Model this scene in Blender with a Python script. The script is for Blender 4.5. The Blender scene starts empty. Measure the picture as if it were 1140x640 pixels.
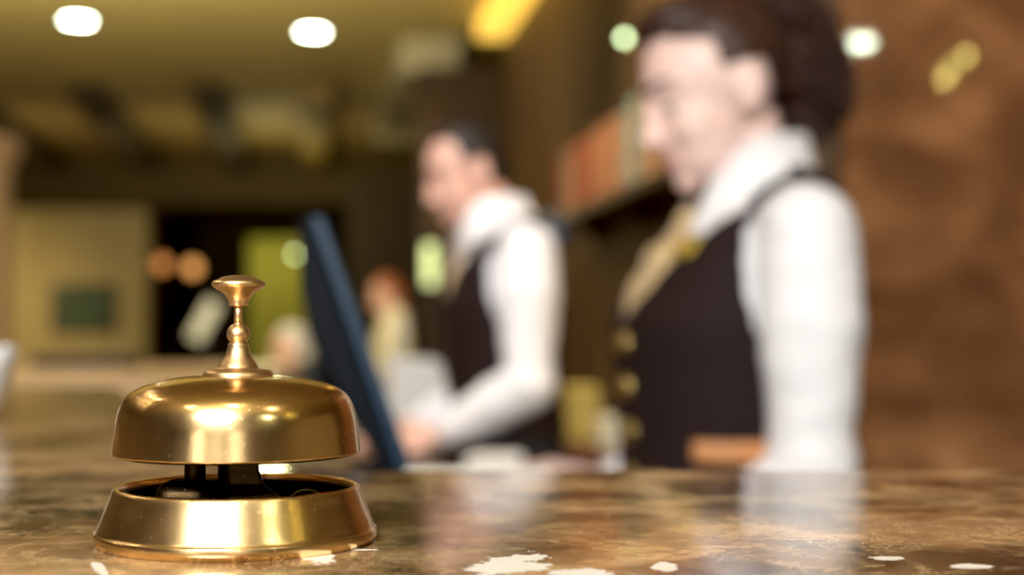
import bpy, bmesh, math, random
from mathutils import Vector, Matrix, noise as mnoise

random.seed(7)
PI = math.pi
S = bpy.context.scene
COL = S.collection
R = math.radians

# ------------------------------------------------------------------ camera model
F = 1600.0            # focal length in pixels of the 1140 x 640 frame
HOR = 365.0           # pixel row of the horizon
TOP = 1.15            # height of the marble worktop
CAMZ = TOP + 0.0634


def px(x, y, d):
    """the place that stands d metres away at picture point x, y"""
    return Vector(((x - 570) / F * d, d, CAMZ - (y - HOR) / F * d))


# ------------------------------------------------------------------ materials
def new_mat(name):
    m = bpy.data.materials.new(name)
    m.use_nodes = True
    nt = m.node_tree
    b = nt.nodes['Principled BSDF']
    return m, nt, b


def ramp(nt, stops, interp='LINEAR'):
    n = nt.nodes.new('ShaderNodeValToRGB')
    e = n.color_ramp.elements
    while len(e) > 1:
        e.remove(e[-1])
    e[0].position = stops[0][0]
    e[0].color = (*stops[0][1], 1)
    for p, c in stops[1:]:
        k = e.new(p)
        k.color = (*c, 1)
    n.color_ramp.interpolation = interp
    return n


def mix(nt, fac, a, b, mode='MIX'):
    n = nt.nodes.new('ShaderNodeMix')
    n.data_type = 'RGBA'
    n.blend_type = mode
    for sock, v in ((n.inputs[0], fac), (n.inputs[6], a), (n.inputs[7], b)):
        if hasattr(v, 'is_output'):
            nt.links.new(v, sock)
        elif isinstance(v, (int, float)):
            sock.default_value = v
        else:
            sock.default_value = (*v, 1)
    return n.outputs[2]


def math_n(nt, op, a, b=None, clamp=False):
    n = nt.nodes.new('ShaderNodeMath')
    n.operation = op
    n.use_clamp = clamp
    for i, v in enumerate((a, b)):
        if v is None:
            continue
        if hasattr(v, 'is_output'):
            nt.links.new(v, n.inputs[i])
        else:
            n.inputs[i].default_value = v
    return n.outputs[0]


def noise_n(nt, vec, scale, detail=4, rough=0.55, dist=0.0):
    n = nt.nodes.new('ShaderNodeTexNoise')
    n.inputs['Scale'].default_value = scale
    n.inputs['Detail'].default_value = detail
    n.inputs['Roughness'].default_value = rough
    n.inputs['Distortion'].default_value = dist
    if vec is not None:
        nt.links.new(vec, n.inputs['Vector'])
    return n


def objcoord(nt, scale=(1, 1, 1), loc=(0, 0, 0)):
    t = nt.nodes.new('ShaderNodeTexCoord')
    m = nt.nodes.new('ShaderNodeMapping')
    m.inputs['Scale'].default_value = scale
    m.inputs['Location'].default_value = loc
    nt.links.new(t.outputs['Object'], m.inputs['Vector'])
    return m.outputs['Vector']


def simple(name, col, rough=0.6, metal=0.0, var=0.15, scale=30, spec=0.5, bump=0.0, stretch=(1, 1, 1),
           sheen=0.0, emit=None, estr=0.0, coat=0.0, sss=0.0):
    m, nt, b = new_mat(name)
    v = objcoord(nt, stretch)
    n = noise_n(nt, v, scale, 5)
    dark = tuple(c * (1 - var) for c in col)
    lite = tuple(min(1, c * (1 + var)) for c in col)
    r = ramp(nt, [(0.3, dark), (0.7, lite)])
    nt.links.new(n.outputs['Fac'], r.inputs['Fac'])
    nt.links.new(r.outputs['Color'], b.inputs['Base Color'])
    b.inputs['Roughness'].default_value = rough
    b.inputs['Metallic'].default_value = metal
    b.inputs['Specular IOR Level'].default_value = spec
    if sheen:
        b.inputs['Sheen Weight'].default_value = sheen
    if coat:
        b.inputs['Coat Weight'].default_value = coat
    if sss:
        b.inputs['Subsurface Weight'].default_value = sss
        b.inputs['Subsurface Radius'].default_value = (0.02, 0.008, 0.004)
    if emit:
        b.inputs['Emission Color'].default_value = (*emit, 1)
        b.inputs['Emission Strength'].default_value = estr
    if bump:
        bp = nt.nodes.new('ShaderNodeBump')
        bp.inputs['Strength'].default_value = bump
        bp.inputs['Distance'].default_value = 0.002
        nt.links.new(n.outputs['Fac'], bp.inputs['Height'])
        nt.links.new(bp.outputs['Normal'], b.inputs['Normal'])
    return m


def brass_mat(name, base, rough, groove=0.0, speck=0.02):
    m, nt, b = new_mat(name)
    v = objcoord(nt)
    n1 = noise_n(nt, v, 60, 6, 0.6)
    n2 = noise_n(nt, v, 900, 2, 0.5)
    c = ramp(nt, [(0.3, tuple(x * 0.86 for x in base)), (0.7, base)])
    nt.links.new(n1.outputs['Fac'], c.inputs['Fac'])
    # small bright and dull specks of wear
    sp = ramp(nt, [(0.70, (0, 0, 0)), (0.78, (1, 1, 1))])
    nt.links.new(n2.outputs['Fac'], sp.inputs['Fac'])
    col = mix(nt, math_n(nt, 'MULTIPLY', sp.outputs['Color'], 0.35), c.outputs['Color'], (0.95, 0.85, 0.6))
    nt.links.new(col, b.inputs['Base Color'])
    b.inputs['Metallic'].default_value = 1
    ro = math_n(nt, 'ADD', math_n(nt, 'MULTIPLY', n1.outputs['Fac'], 0.14), rough - 0.07)
    ro = math_n(nt, 'ADD', ro, math_n(nt, 'MULTIPLY', sp.outputs['Color'], 0.15))
    nt.links.new(ro, b.inputs['Roughness'])
    bp = nt.nodes.new('ShaderNodeBump')
    bp.inputs['Strength'].default_value = speck
    bp.inputs['Distance'].default_value = 0.0006
    h = n2.outputs['Fac']
    if groove:
        sv = objcoord(nt, (0, 0, 1))
        gn = noise_n(nt, sv, 2200, 3, 0.6)
        h = math_n(nt, 'ADD', math_n(nt, 'MULTIPLY', gn.outputs['Fac'], groove), h)
    nt.links.new(h, bp.inputs['Height'])
    nt.links.new(bp.outputs['Normal'], b.inputs['Normal'])
    return m


def emitter(name, col, strength):
    m, nt, b = new_mat(name)
    b.inputs['Base Color'].default_value = (*col, 1)
    b.inputs['Emission Color'].default_value = (*col, 1)
    b.inputs['Emission Strength'].default_value = strength
    v = objcoord(nt)
    n = noise_n(nt, v, 3, 2)
    r = ramp(nt, [(0, tuple(c * 0.95 for c in col)), (1, col)])
    nt.links.new(n.outputs['Fac'], r.inputs['Fac'])
    nt.links.new(r.outputs['Color'], b.inputs['Emission Color'])
    return m


def marble_mat():
    m, nt, b = new_mat('brown_marble')
    v0 = objcoord(nt)
    # warp the coordinates so that the veins wander
    wn = noise_n(nt, v0, 13, 7, 0.68)
    add = nt.nodes.new('ShaderNodeVectorMath')
    add.operation = 'MULTIPLY_ADD'
    add.inputs[1].default_value = (0.10, 0.10, 0.10)
    nt.links.new(wn.outputs['Color'], add.inputs[0])
    nt.links.new(v0, add.inputs[2])
    v = add.outputs[0]
    big = noise_n(nt, v, 15, 9, 0.66, 0.5)
    base = ramp(nt, [(0.34, (0.016, 0.008, 0.004)), (0.44, (0.075, 0.036, 0.014)),
                     (0.515, (0.25, 0.128, 0.050)), (0.60, (0.52, 0.32, 0.145)), (0.72, (0.78, 0.58, 0.34))])
    nt.links.new(big.outputs['Fac'], base.inputs['Fac'])
    col = base.outputs['Color']
    # greenish brown patches
    gp = noise_n(nt, v0, 7, 3, 0.5)
    gr = ramp(nt, [(0.46, (0, 0, 0)), (0.60, (1, 1, 1))])
    nt.links.new(gp.outputs['Fac'], gr.inputs['Fac'])
    col = mix(nt, math_n(nt, 'MULTIPLY', gr.outputs['Color'], 0.70), col, (0.060, 0.052, 0.022))
    # wine red tint patches
    rp = noise_n(nt, objcoord(nt, (1, 1, 1), (5.1, 2.2, 0)), 8, 3, 0.5)
    rr = ramp(nt, [(0.55, (0, 0, 0)), (0.68, (1, 1, 1))])
    nt.links.new(rp.outputs['Fac'], rr.inputs['Fac'])
    col = mix(nt, math_n(nt, 'MULTIPLY', rr.outputs['Color'], 0.5), col, (0.085, 0.022, 0.012))
    dp = noise_n(nt, objcoord(nt, (0.8, 1.0, 1), (1.7, 9.3, 0)), 10, 7, 0.62, 0.4)
    dr_ = ramp(nt, [(0.50, (0, 0, 0)), (0.60, (1, 1, 1))])
    nt.links.new(dp.outputs['Fac'], dr_.inputs['Fac'])
    col = mix(nt, math_n(nt, 'MULTIPLY', dr_.outputs['Color'], 0.78), col, (0.030, 0.019, 0.009))
    # wide pale veins
    def vein(scale, lo, hi, colr, amt, mask_scale, mlo, mhi):
        nonlocal col
        vo = nt.nodes.new('ShaderNodeTexVoronoi')
        vo.feature = 'DISTANCE_TO_EDGE'
        vo.inputs['Scale'].default_value = scale
        nt.links.new(v, vo.inputs['Vector'])
        r1 = ramp(nt, [(lo, (1, 1, 1)), (hi, (0, 0, 0))])
        nt.links.new(vo.outputs['Distance'], r1.inputs['Fac'])
        mk = noise_n(nt, v0, mask_scale, 3)
        r2 = ramp(nt, [(mlo, (0, 0, 0)), (mhi, (1, 1, 1))])
        nt.links.new(mk.outputs['Fac'], r2.inputs['Fac'])
        f = math_n(nt, 'MULTIPLY', r1.outputs['Color'], r2.outputs['Color'])
        col = mix(nt, math_n(nt, 'MULTIPLY', f, amt), col, colr)
    vein(11, 0.0, 0.16, (0.60, 0.41, 0.21), 0.60, 6, 0.40, 0.62)
    vein(27, 0.0, 0.045, (0.72, 0.54, 0.32), 0.5, 9, 0.50, 0.62)
    vein(42, 0.0, 0.055, (0.70, 0.50, 0.28), 0.55, 12, 0.47, 0.62)
    vein(95, 0.0, 0.06, (0.74, 0.56, 0.34), 0.55, 16, 0.46, 0.58)
    # white calcite inclusions: a few known ones with ragged outlines
    rag = noise_n(nt, v0, 85, 7, 0.68)
    sep = nt.nodes.new('ShaderNodeSeparateXYZ')
    nt.links.new(v0, sep.inputs[0])
    tot = None
    for (cx, cy, rx, ry, sh) in ((0.000, 0.388, 0.0125, 0.026, 0.25), (0.0185, 0.374, 0.010, 0.008, 0.0),
                                 (0.041, 0.385, 0.0042, 0.009, 0.1), (0.105, 0.398, 0.008, 0.0045, 0.0),
                                 (-0.055, 0.402, 0.006, 0.020, -0.2), (0.122, 0.384, 0.006, 0.006, 0.0),
                                 (-0.108, 0.379, 0.0022, 0.014, -0.43), (-0.044, 0.413, 0.009, 0.0022, 0.0),
                                 (0.150, 0.378, 0.004, 0.003, 0.0)):
        dy = math_n(nt, 'SUBTRACT', sep.outputs['Y'], cy)
        dx = math_n(nt, 'SUBTRACT', math_n(nt, 'SUBTRACT', sep.outputs['X'], cx), math_n(nt, 'MULTIPLY', dy, sh))
        qx = math_n(nt, 'POWER', math_n(nt, 'ABSOLUTE', math_n(nt, 'DIVIDE', dx, rx)), 2.0)
        qy = math_n(nt, 'POWER', math_n(nt, 'ABSOLUTE', math_n(nt, 'DIVIDE', dy, ry)), 2.0)
        q = math_n(nt, 'ADD', qx, qy)
        e = math_n(nt, 'SUBTRACT', 1.0, q)
        tot = e if tot is None else math_n(nt, 'MAXIMUM', tot, e)
    ragd = math_n(nt, 'MULTIPLY', math_n(nt, 'SUBTRACT', rag.outputs['Fac'], 0.5), 4.0)
    w = math_n(nt, 'ADD', tot, ragd)
    wr = ramp(nt, [(0.42, (0, 0, 0)), (0.50, (1, 1, 1))])
    nt.links.new(w, wr.inputs['Fac'])
    col = mix(nt, wr.outputs['Color'], col, (0.86, 0.84, 0.78))
    nt.links.new(col, b.inputs['Base Color'])
    b.inputs['Roughness'].default_value = 0.10
    b.inputs['Specular IOR Level'].default_value = 0.5
    rn = noise_n(nt, v0, 120, 4)
    nt.links.new(math_n(nt, 'ADD', math_n(nt, 'MULTIPLY', rn.outputs['Fac'], 0.10), 0.05), b.inputs['Roughness'])
    return m


def stone_wall_mat(name, cols, scale=2.2, rough=0.16):
    m, nt, b = new_mat(name)
    v = objcoord(nt, (1, 1, 1.5))
    n = noise_n(nt, v, scale, 8, 0.62, 0.35)
    r = ramp(nt, [(0.28, cols[0]), (0.48, cols[1]), (0.66, cols[2]), (0.82, cols[3])])
    nt.links.new(n.outputs['Fac'], r.inputs['Fac'])
    nt.links.new(r.outputs['Color'], b.inputs['Base Color'])
    b.inputs['Roughness'].default_value = rough
    return m


def wood_mat(name, dark, lite, stretch=(9, 9, 0.7), scale=3.0, rough=0.4):
    m, nt, b = new_mat(name)
    v = objcoord(nt, stretch)
    n = noise_n(nt, v, scale, 6, 0.6, 0.8)
    r = ramp(nt, [(0.3, dark), (0.7, lite)])
    nt.links.new(n.outputs['Fac'], r.inputs['Fac'])
    nt.links.new(r.outputs['Color'], b.inputs['Base Color'])
    b.inputs['Roughness'].default_value = rough
    return m


# ------------------------------------------------------------------ mesh helpers
def link(name, bm, mat, parent=None, smooth=True, bevel=0.0, seg=2, mat2=None):
    me = bpy.data.meshes.new(name)
    bmesh.ops.recalc_face_normals(bm, faces=bm.faces[:])
    bm.to_mesh(me)
    bm.free()
    if smooth:
        for p in me.polygons:
            p.use_smooth = True
    o = bpy.data.objects.new(name, me)
    COL.objects.link(o)
    if mat:
        me.materials.append(mat)
    if parent:
        o.parent = parent
    if bevel:
        md = o.modifiers.new('bevel', 'BEVEL')
        md.width = bevel
        md.segments = seg
        md.limit_method = 'ANGLE'
        md.angle_limit = R(40)
        for p in me.polygons:
            p.use_smooth = False
    return o


def empty(name, loc, rz=0.0):
    o = bpy.data.objects.new(name, None)
    o.empty_display_size = 0.1
    COL.objects.link(o)
    o.location = loc
    o.rotation_euler = (0, 0, rz)
    return o


def tag(o, label=None, cat=None, group=None, kind=None):
    if label:
        o['label'] = label
    if cat:
        o['category'] = cat
    if group:
        o['group'] = group
    if kind:
        o['kind'] = kind
    return o


def struct(name, bm, mat, **k):
    o = link(name, bm, mat, smooth=False, **k)
    o['kind'] = 'structure'
    return o


def box(bm, x0, x1, y0, y1, z0, z1, M=None):
    vs = [bm.verts.new((x, y, z)) for x in (x0, x1) for y in (y0, y1) for z in (z0, z1)]
    for f in ((0, 1, 3, 2), (4, 6, 7, 5), (0, 4, 5, 1), (2, 3, 7, 6), (0, 2, 6, 4), (1, 5, 7, 3)):
        bm.faces.new([vs[i] for i in f])
    if M is not None:
        for v in vs:
            v.co = M @ v.co
    return vs


def prism(bm, poly, z0, z1, M=None):
    lo = [bm.verts.new((x, y, z0)) for x, y in poly]
    hi = [bm.verts.new((x, y, z1)) for x, y in poly]
    n = len(poly)
    bm.faces.new(lo[::-1])
    bm.faces.new(hi)
    for i in range(n):
        bm.faces.new((lo[i], lo[(i + 1) % n], hi[(i + 1) % n], hi[i]))
    if M is not None:
        for v in lo + hi:
            v.co = M @ v.co


def lathe(bm, prof, seg=96, M=None, closed=False):
    rings = []
    vs_all = []
    for r, z in prof:
        if r < 1e-6:
            v = bm.verts.new((0, 0, z))
            rings.append([v])
            vs_all.append(v)
        else:
            ring = [bm.verts.new((r * math.cos(2 * PI * i / seg), r * math.sin(2 * PI * i / seg), z)) for i in range(seg)]
            rings.append(ring)
            vs_all += ring
    pairs = list(zip(rings[:-1], rings[1:]))
    if closed:
        pairs.append((rings[-1], rings[0]))
    for a, b in pairs:
        for i in range(seg):
            j = (i + 1) % seg
            if len(a) == 1 and len(b) == 1:
                continue
            if len(a) == 1:
                bm.faces.new((a[0], b[i], b[j]))
            elif len(b) == 1:
                bm.faces.new((a[i], a[j], b[0]))
            else:
                bm.faces.new((a[i], a[j], b[j], b[i]))
    if M is not None:
        for v in vs_all:
            v.co = M @ v.co
    return vs_all


def smooth_prof(pts, n=6):
    """Catmull-Rom through a profile"""
    out = []
    P = [pts[0]] + list(pts) + [pts[-1]]
    for i in range(1, len(P) - 2):
        for k in range(n):
            t = k / n
            a, b, c, d = P[i - 1], P[i], P[i + 1], P[i + 2]
            q = []
            for j in range(2):
                q.append(0.5 * (2 * b[j] + (c[j] - a[j]) * t + (2 * a[j] - 5 * b[j] + 4 * c[j] - d[j]) * t * t
                                + (3 * b[j] - a[j] - 3 * c[j] + d[j]) * t ** 3))
            out.append((max(q[0], 0), q[1]))
    out.append(pts[-1])
    return out


def ellipsoid(bm, c, r, M=None, rot=None, u=20, v=12):
    T = Matrix.Translation(Vector(c))
    if rot is not None:
        T = T @ rot
    T = T @ Matrix.Diagonal((r[0], r[1], r[2], 1))
    if M is not None:
        T = M @ T
    bmesh.ops.create_uvsphere(bm, u_segments=u, v_segments=v, radius=1, matrix=T)


def capsule(bm, a, b, ra, rb, M=None, seg=14, flat=1.0, up=None):
    """tapered limb between two joints, rounded at both ends"""
    a = Vector(a)
    b = Vector(b)
    d = b - a
    L = d.length
    if L < 1e-6:
        return
    w = d / L
    ref = Vector(up) if up is not None else (Vector((0, 0, 1)) if abs(w.z) < 0.9 else Vector((1, 0, 0)))
    uax = ref.cross(w).normalized()
    vax = w.cross(uax)
    rings = []
    def ring(cen, r):
        vs = []
        for i in range(seg):
            t = 2 * PI * i / seg
            p = cen + uax * (r * math.cos(t)) + vax * (r * flat * math.sin(t))
            if M is not None:
                p = M @ p
            vs.append(bm.verts.new(p))
        rings.append(vs)
    for k in range(1, 5):
        t = (PI / 2) * k / 4
        ring(a - w * ra * math.cos(t), ra * math.sin(t))
    for k in range(4, 0, -1):
        t = (PI / 2) * k / 4
        ring(b + w * rb * math.cos(t), rb * math.sin(t))
    for p, q in zip(rings[:-1], rings[1:]):
        for i in range(seg):
            j = (i + 1) % seg
            bm.faces.new((p[i], p[j], q[j], q[i]))
    bm.faces.new(rings[0][::-1])
    bm.faces.new(rings[-1])


def chain(bm, pts, rad, M=None, seg=14, flat=1.0):
    for (a, b), (ra, rb) in zip(zip(pts[:-1], pts[1:]), zip(rad[:-1], rad[1:])):
        capsule(bm, a, b, ra, rb, M, seg, flat)


def loft(bm, rings, M=None, seg=40, power=2.3, cap=True):
    """rings: (x centre, y centre, z, half depth, half width)"""
    rows = []
    for (cx, cy, z, a, b) in rings:
        row = []
        for i in range(seg):
            t = 2 * PI * i / seg
            c, s = math.cos(t), math.sin(t)
            e = 2.0 / power
            p = Vector((cx + a * math.copysign(abs(c) ** e, c), cy + b * math.copysign(abs(s) ** e, s), z))
            row.append(bm.verts.new(M @ p if M is not None else p))
        rows.append(row)
    for p, q in zip(rows[:-1], rows[1:]):
        for i in range(seg):
            j = (i + 1) % seg
            bm.faces.new((p[i], p[j], q[j], q[i]))
    if cap:
        bm.faces.new(rows[0][::-1])
        bm.faces.new(rows[-1])


def fuse(bm, voxel, iters=4, fac=0.5):
    """turn overlapping closed shapes into ONE continuous surface, returned as a bmesh"""
    me = bpy.data.meshes.new('tmp')
    bmesh.ops.recalc_face_normals(bm, faces=bm.faces[:])
    bm.to_mesh(me)
    bm.free()
    o = bpy.data.objects.new('tmp', me)
    COL.objects.link(o)
    rm = o.modifiers.new('r', 'REMESH')
    rm.mode = 'VOXEL'
    rm.voxel_size = voxel
    if iters:
        sm = o.modifiers.new('s', 'SMOOTH')
        sm.iterations = iters
        sm.factor = fac
    dg = bpy.context.evaluated_depsgraph_get()
    dg.update()
    ev = o.evaluated_get(dg)
    me2 = bpy.data.meshes.new_from_object(ev)
    out = bmesh.new()
    out.from_mesh(me2)
    bpy.data.objects.remove(o)
    bpy.data.meshes.remove(me)
    bpy.data.meshes.remove(me2)
    return out


def cut(bm, pred):
    bmesh.ops.delete(bm, geom=[v for v in bm.verts if pred(v.co)], context='VERTS')
    for _ in range(3):
        bd = [v for v in bm.verts if any(e.is_boundary for e in v.link_edges)]
        new = {}
        for v in bd:
            nb = [e.other_vert(v) for e in v.link_edges if e.is_boundary]
            if len(nb) == 2:
                new[v] = v.co * 0.5 + (nb[0].co + nb[1].co) * 0.25
        for v, c in new.items():
            v.co = c


def solid(o, t, off=1.0):
    m = o.modifiers.new('solid', 'SOLIDIFY')
    m.thickness = t
    m.offset = off
    return o


def tube(bm, pts, rad, seg=10, M=None):
    rows = []
    n = len(pts)
    pts = [Vector(p) for p in pts]
    rad = rad if isinstance(rad, (list, tuple)) else [rad] * n
    prev = None
    for i, p in enumerate(pts):
        t = (pts[min(i + 1, n - 1)] - pts[max(i - 1, 0)]).normalized()
        if prev is None:
            ref = Vector((0, 0, 1)) if abs(t.z) < 0.9 else Vector((1, 0, 0))
            u = ref.cross(t).normalized()
        else:
            u = (prev - t * prev.dot(t)).normalized()
        prev = u
        w = t.cross(u)
        row = []
        for k in range(seg):
            a = 2 * PI * k / seg
            q = p + (u * math.cos(a) + w * math.sin(a)) * rad[i]
            row.append(bm.verts.new(M @ q if M is not None else q))
        rows.append(row)
    for a, b in zip(rows[:-1], rows[1:]):
        for k in range(seg):
            j = (k + 1) % seg
            bm.faces.new((a[k], a[j], b[j], b[k]))
    bm.faces.new(rows[0][::-1])
    bm.faces.new(rows[-1])


# ------------------------------------------------------------------ shared materials
M_marble = marble_mat()
M_brass_dome = brass_mat('brass_dome', (0.88, 0.62, 0.30), 0.20, speck=0.03)
M_brass_base = brass_mat('brass_brushed', (0.88, 0.63, 0.32), 0.23, groove=2.2, speck=0.05)
M_brass_stem = brass_mat('brass_stem', (0.80, 0.57, 0.32), 0.35)
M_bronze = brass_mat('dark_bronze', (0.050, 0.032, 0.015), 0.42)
M_tray = simple('dark_liner', (0.022, 0.013, 0.006), 0.45, metal=0.3, var=0.3)
M_white_shirt = simple('white_cotton', (0.84, 0.84, 0.88), 0.8, var=0.03, scale=60, spec=0.3)
M_vest_w = simple('aubergine_vest_cloth', (0.020, 0.011, 0.011), 0.8, var=0.2, scale=200, spec=0.2)
M_vest_m = simple('plum_vest_cloth', (0.019, 0.010, 0.009), 0.8, var=0.2, scale=200, spec=0.2)
M_black = simple('black_cloth', (0.008, 0.008, 0.009), 0.8, var=0.3, scale=150)
M_skin_w = simple('fair_skin', (0.82, 0.59, 0.53), 0.5, var=0.05, scale=14, sss=0.1)
M_skin_m = simple('pink_skin', (0.70, 0.42, 0.34), 0.5, var=0.06, scale=14, sss=0.1)
M_hair_w = simple('dark_auburn_hair', (0.045, 0.018, 0.010), 0.5, var=0.5, scale=40, stretch=(1, 1, 0.2), bump=0.6)
M_hair_m = simple('near_black_hair', (0.014, 0.009, 0.006), 0.55, var=0.4, scale=60, bump=0.5)
M_lips = simple('lips', (0.52, 0.15, 0.14), 0.4, var=0.08)
M_eye = simple('eye_white', (0.75, 0.74, 0.72), 0.15, var=0.03)
M_iris = simple('iris', (0.05, 0.03, 0.02), 0.1, var=0.3, scale=300)
M_gold_silk = simple('gold_silk', (0.58, 0.42, 0.22), 0.45, var=0.15, scale=40, sheen=0.3)
M_gold = simple('gold_metal', (0.72, 0.55, 0.22), 0.3, metal=1.0, var=0.1)
M_pocket = simple('copper_cloth', (0.55, 0.24, 0.09), 0.5, var=0.12, scale=60)
M_shoe = simple('black_leather', (0.012, 0.011, 0.010), 0.3, var=0.2)


# ------------------------------------------------------------------ people
def head_prims(bm, H, J):
    e = lambda c, r, rot=None: ellipsoid(bm, c, r, H, rot)
    e((-0.006, 0, 0.028), (0.097, 0.075, 0.086))
    e((0.034, 0, -0.030), (0.058, 0.061, 0.086))
    e((0.038, 0, -0.080), (0.048, 0.047, 0.034))
    e((0.074, 0, -0.097), (0.019, 0.021, 0.018))
    for s in (-1, 1):
        e((0.050, s * 0.033, -0.034), (0.038, 0.029, 0.036))
        e((0.046, s * 0.028, -0.068), (0.038, 0.026, 0.032))
        capsule(bm, (0.086, s * 0.010, 0.022), (0.067, s * 0.047, 0.022), J.get('brow_r', 0.0105), 0.0095, H)
        e((0.099, s * 0.011, -0.038), (0.011, 0.008, 0.008))
        # ear: rim, lobe and root
        E = H @ Matrix.Translation((-0.012, s * 0.076, -0.008)) @ Matrix.Rotation(R(-12), 4, 'Y') @ Matrix.Rotation(s * R(-22), 4, 'Z')
        ellipsoid(bm, (0, 0, 0), (0.019, 0.007, 0.031), E)
        ellipsoid(bm, (0.004, 0, -0.024), (0.010, 0.007, 0.011), E)
    capsule(bm, (0.090, 0, 0.008), (0.108, 0, -0.034), 0.009, 0.0125, H)
    e((0.068, 0, -0.068), (0.027, 0.034, 0.030))
    e((0.0895, 0, -0.062), (0.009, 0.022, 0.0065))
    e((0.0875, 0, -0.073), (0.009, 0.019, 0.007))


def hand_prims(bm, wrist, dirv, normal, side, curl=0.5, scale=1.0):
    """palm, four unequal bent fingers and a thumb leaving the side of the palm near its base"""
    w = Vector(wrist)
    d = Vector(dirv).normalized()
    n = Vector(normal)
    n = (n - d * n.dot(d)).normalized()      # back of the hand
    s = d.cross(n) * side                    # towards the thumb
    Mx = Matrix(((d.x, s.x, n.x, w.x), (d.y, s.y, n.y, w.y), (d.z, s.z, n.z, w.z), (0, 0, 0, 1)))
    k = scale
    bb = lambda a, b, ra, rb, fl=1.0: capsule(bm, [q * k for q in a], [q * k for q in b], ra * k, rb * k, Mx, 10, fl)
    # palm from four metacarpal rods
    for j, (y0, y1, L) in enumerate(((0.016, 0.033, 0.088), (0.006, 0.011, 0.092), (-0.005, -0.011, 0.088), (-0.014, -0.031, 0.080))):
        bb((0.0, y0, 0), (L, y1, 0.004), 0.0150, 0.0120)
    bb((-0.03, 0, 0), (0.02, 0, 0), 0.026, 0.024, 0.75)
    for y0, L, x0, sp in ((0.034, 0.070, 0.088, 0.10), (0.0115, 0.078, 0.092, 0.03), (-0.0115, 0.072, 0.088, -0.04), (-0.033, 0.058, 0.080, -0.12)):
        p = Vector((x0, y0, 0.004))
        ang = curl * 0.5
        rr = 0.0088
        for seg_l in (0.46, 0.31, 0.23):
            q = p + Vector((math.cos(ang), sp * math.cos(ang), -math.sin(ang))) * (L * seg_l)
            bb(p, q, rr, rr * 0.9)
            p = q
            ang += curl * 0.8
            rr *= 0.92
    p = Vector((0.022, 0.020, -0.004))
    for q, ra, rb in ((Vector((0.052, 0.046, -0.016)), 0.0155, 0.0120), (Vector((0.082, 0.056, -0.024)), 0.0118, 0.0102), (Vector((0.106, 0.058, -0.030)), 0.0100, 0.0085)):
        bb(p, q, ra, rb)
        p = q


def offset_rings(rings, t):
    return [(cx, cy, z, a + t, b + t) for (cx, cy, z, a, b) in rings]


def interp_rings(rings, z0, z1, n=26):
    rs = sorted(rings, key=lambda r: r[2])
    out = []
    for i in range(n):
        z = z0 + (z1 - z0) * i / (n - 1)
        for a, b in zip(rs[:-1], rs[1:]):
            if a[2] <= z <= b[2]:
                t = (z - a[2]) / (b[2] - a[2])
                t = t * t * (3 - 2 * t) * 0.5 + t * 0.5
                out.append(tuple(a[k] + (b[k] - a[k]) * t if k != 2 else z for k in range(5)))
                break
    return out


def face_parts(root, H, skin, lips=None, brow=None):
    for s in (-1, 1):
        bm = bmesh.new()
        ellipsoid(bm, (0.0735, s * 0.031, 0.000), (0.0115, 0.0130, 0.0085), H)
        ey = link('eye', bm, M_eye, root)
        bm = bmesh.new()
        ellipsoid(bm, (0.0832, s * 0.030, -0.001), (0.003, 0.0052, 0.0055), H)
        link('iris', bm, M_iris, ey)
        # upper and lower eyelid over the eyeball
        bm = bmesh.new()
        ellipsoid(bm, (0.0728, s * 0.031, 0.000), (0.0135, 0.0150, 0.0105), H, None, 28, 20)
        Hq = H.inverted()
        bmesh.ops.delete(bm, geom=[v for v in bm.verts if -0.0040 < (Hq @ v.co).z < 0.0022], context='VERTS')
        link('eyelid', bm, skin, root)
        bm = bmesh.new()
        tube(bm, [H @ Vector((0.0735 + 0.0128 * math.cos(t), s * 0.031 + 0.0150 * math.sin(t), 0.0026)) for t in [R(-70 + 20 * k) for k in range(8)]], 0.0014, 6)
        link('eyelashes', bm, brow, root)
        bm = bmesh.new()
        capsule(bm, (0.0975, s * 0.013, 0.026), (0.084, s * 0.040, 0.0325), 0.0030, 0.0022, H, 8)
        capsule(bm, (0.084, s * 0.040, 0.0325), (0.072, s * 0.054, 0.027), 0.0022, 0.0012, H, 8)
        link('eyebrow', bm, brow, root)
    if lips:
        bm = bmesh.new()
        ellipsoid(bm, (0.0905, 0, -0.0625), (0.0085, 0.021, 0.0042), H)
        ellipsoid(bm, (0.0890, 0, -0.0712), (0.0085, 0.019, 0.0050), H)
        link('lips', bm, lips, root)


def collar(root, mat, N0, N1, r0, r1, open_ang=0.42):
    """folded shirt collar round the neck: N0 base centre, N1 top centre"""
    bm = bmesh.new()
    N0 = Vector(N0)
    N1 = Vector(N1)
    rows = []
    n = 44
    for i in range(n + 1):
        t = open_ang + (2 * PI - 2 * open_ang) * i / n
        dirv = Vector((math.cos(t), math.sin(t), 0))
        front = max(0, math.cos(t)) ** 2
        back = max(0, -math.cos(t))
        tip = max(0.0, 1 - abs(min(t, 2 * PI - t) - open_ang) / 0.55)
        top = N1 + Vector((0, 0, -0.040 * front + 0.004 * back))
        row = [N0 + dirv * r0 + Vector((0.004, 0, -0.018 * front)),
               top + dirv * r1,
               top + dirv * (r1 + 0.005) + Vector((0, 0, 0.003)),
               top.lerp(N0, 0.35) + dirv * (r0 + 0.010) + Vector((0.008 * front, 0, -0.006)),
               top.lerp(N0, 0.85) + dirv * (r0 + 0.027) + Vector((0.014 * front + 0.012 * tip, 0, -0.012 - 0.030 * tip))]
        rows.append([bm.verts.new(p) for p in row])
    for a, b in zip(rows[:-1], rows[1:]):
        for k in range(len(a) - 1):
            bm.faces.new((a[k], b[k], b[k + 1], a[k + 1]))
    o = link('collar', bm, mat, root)
    solid(o, 0.003, 0)
    return o


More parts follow.
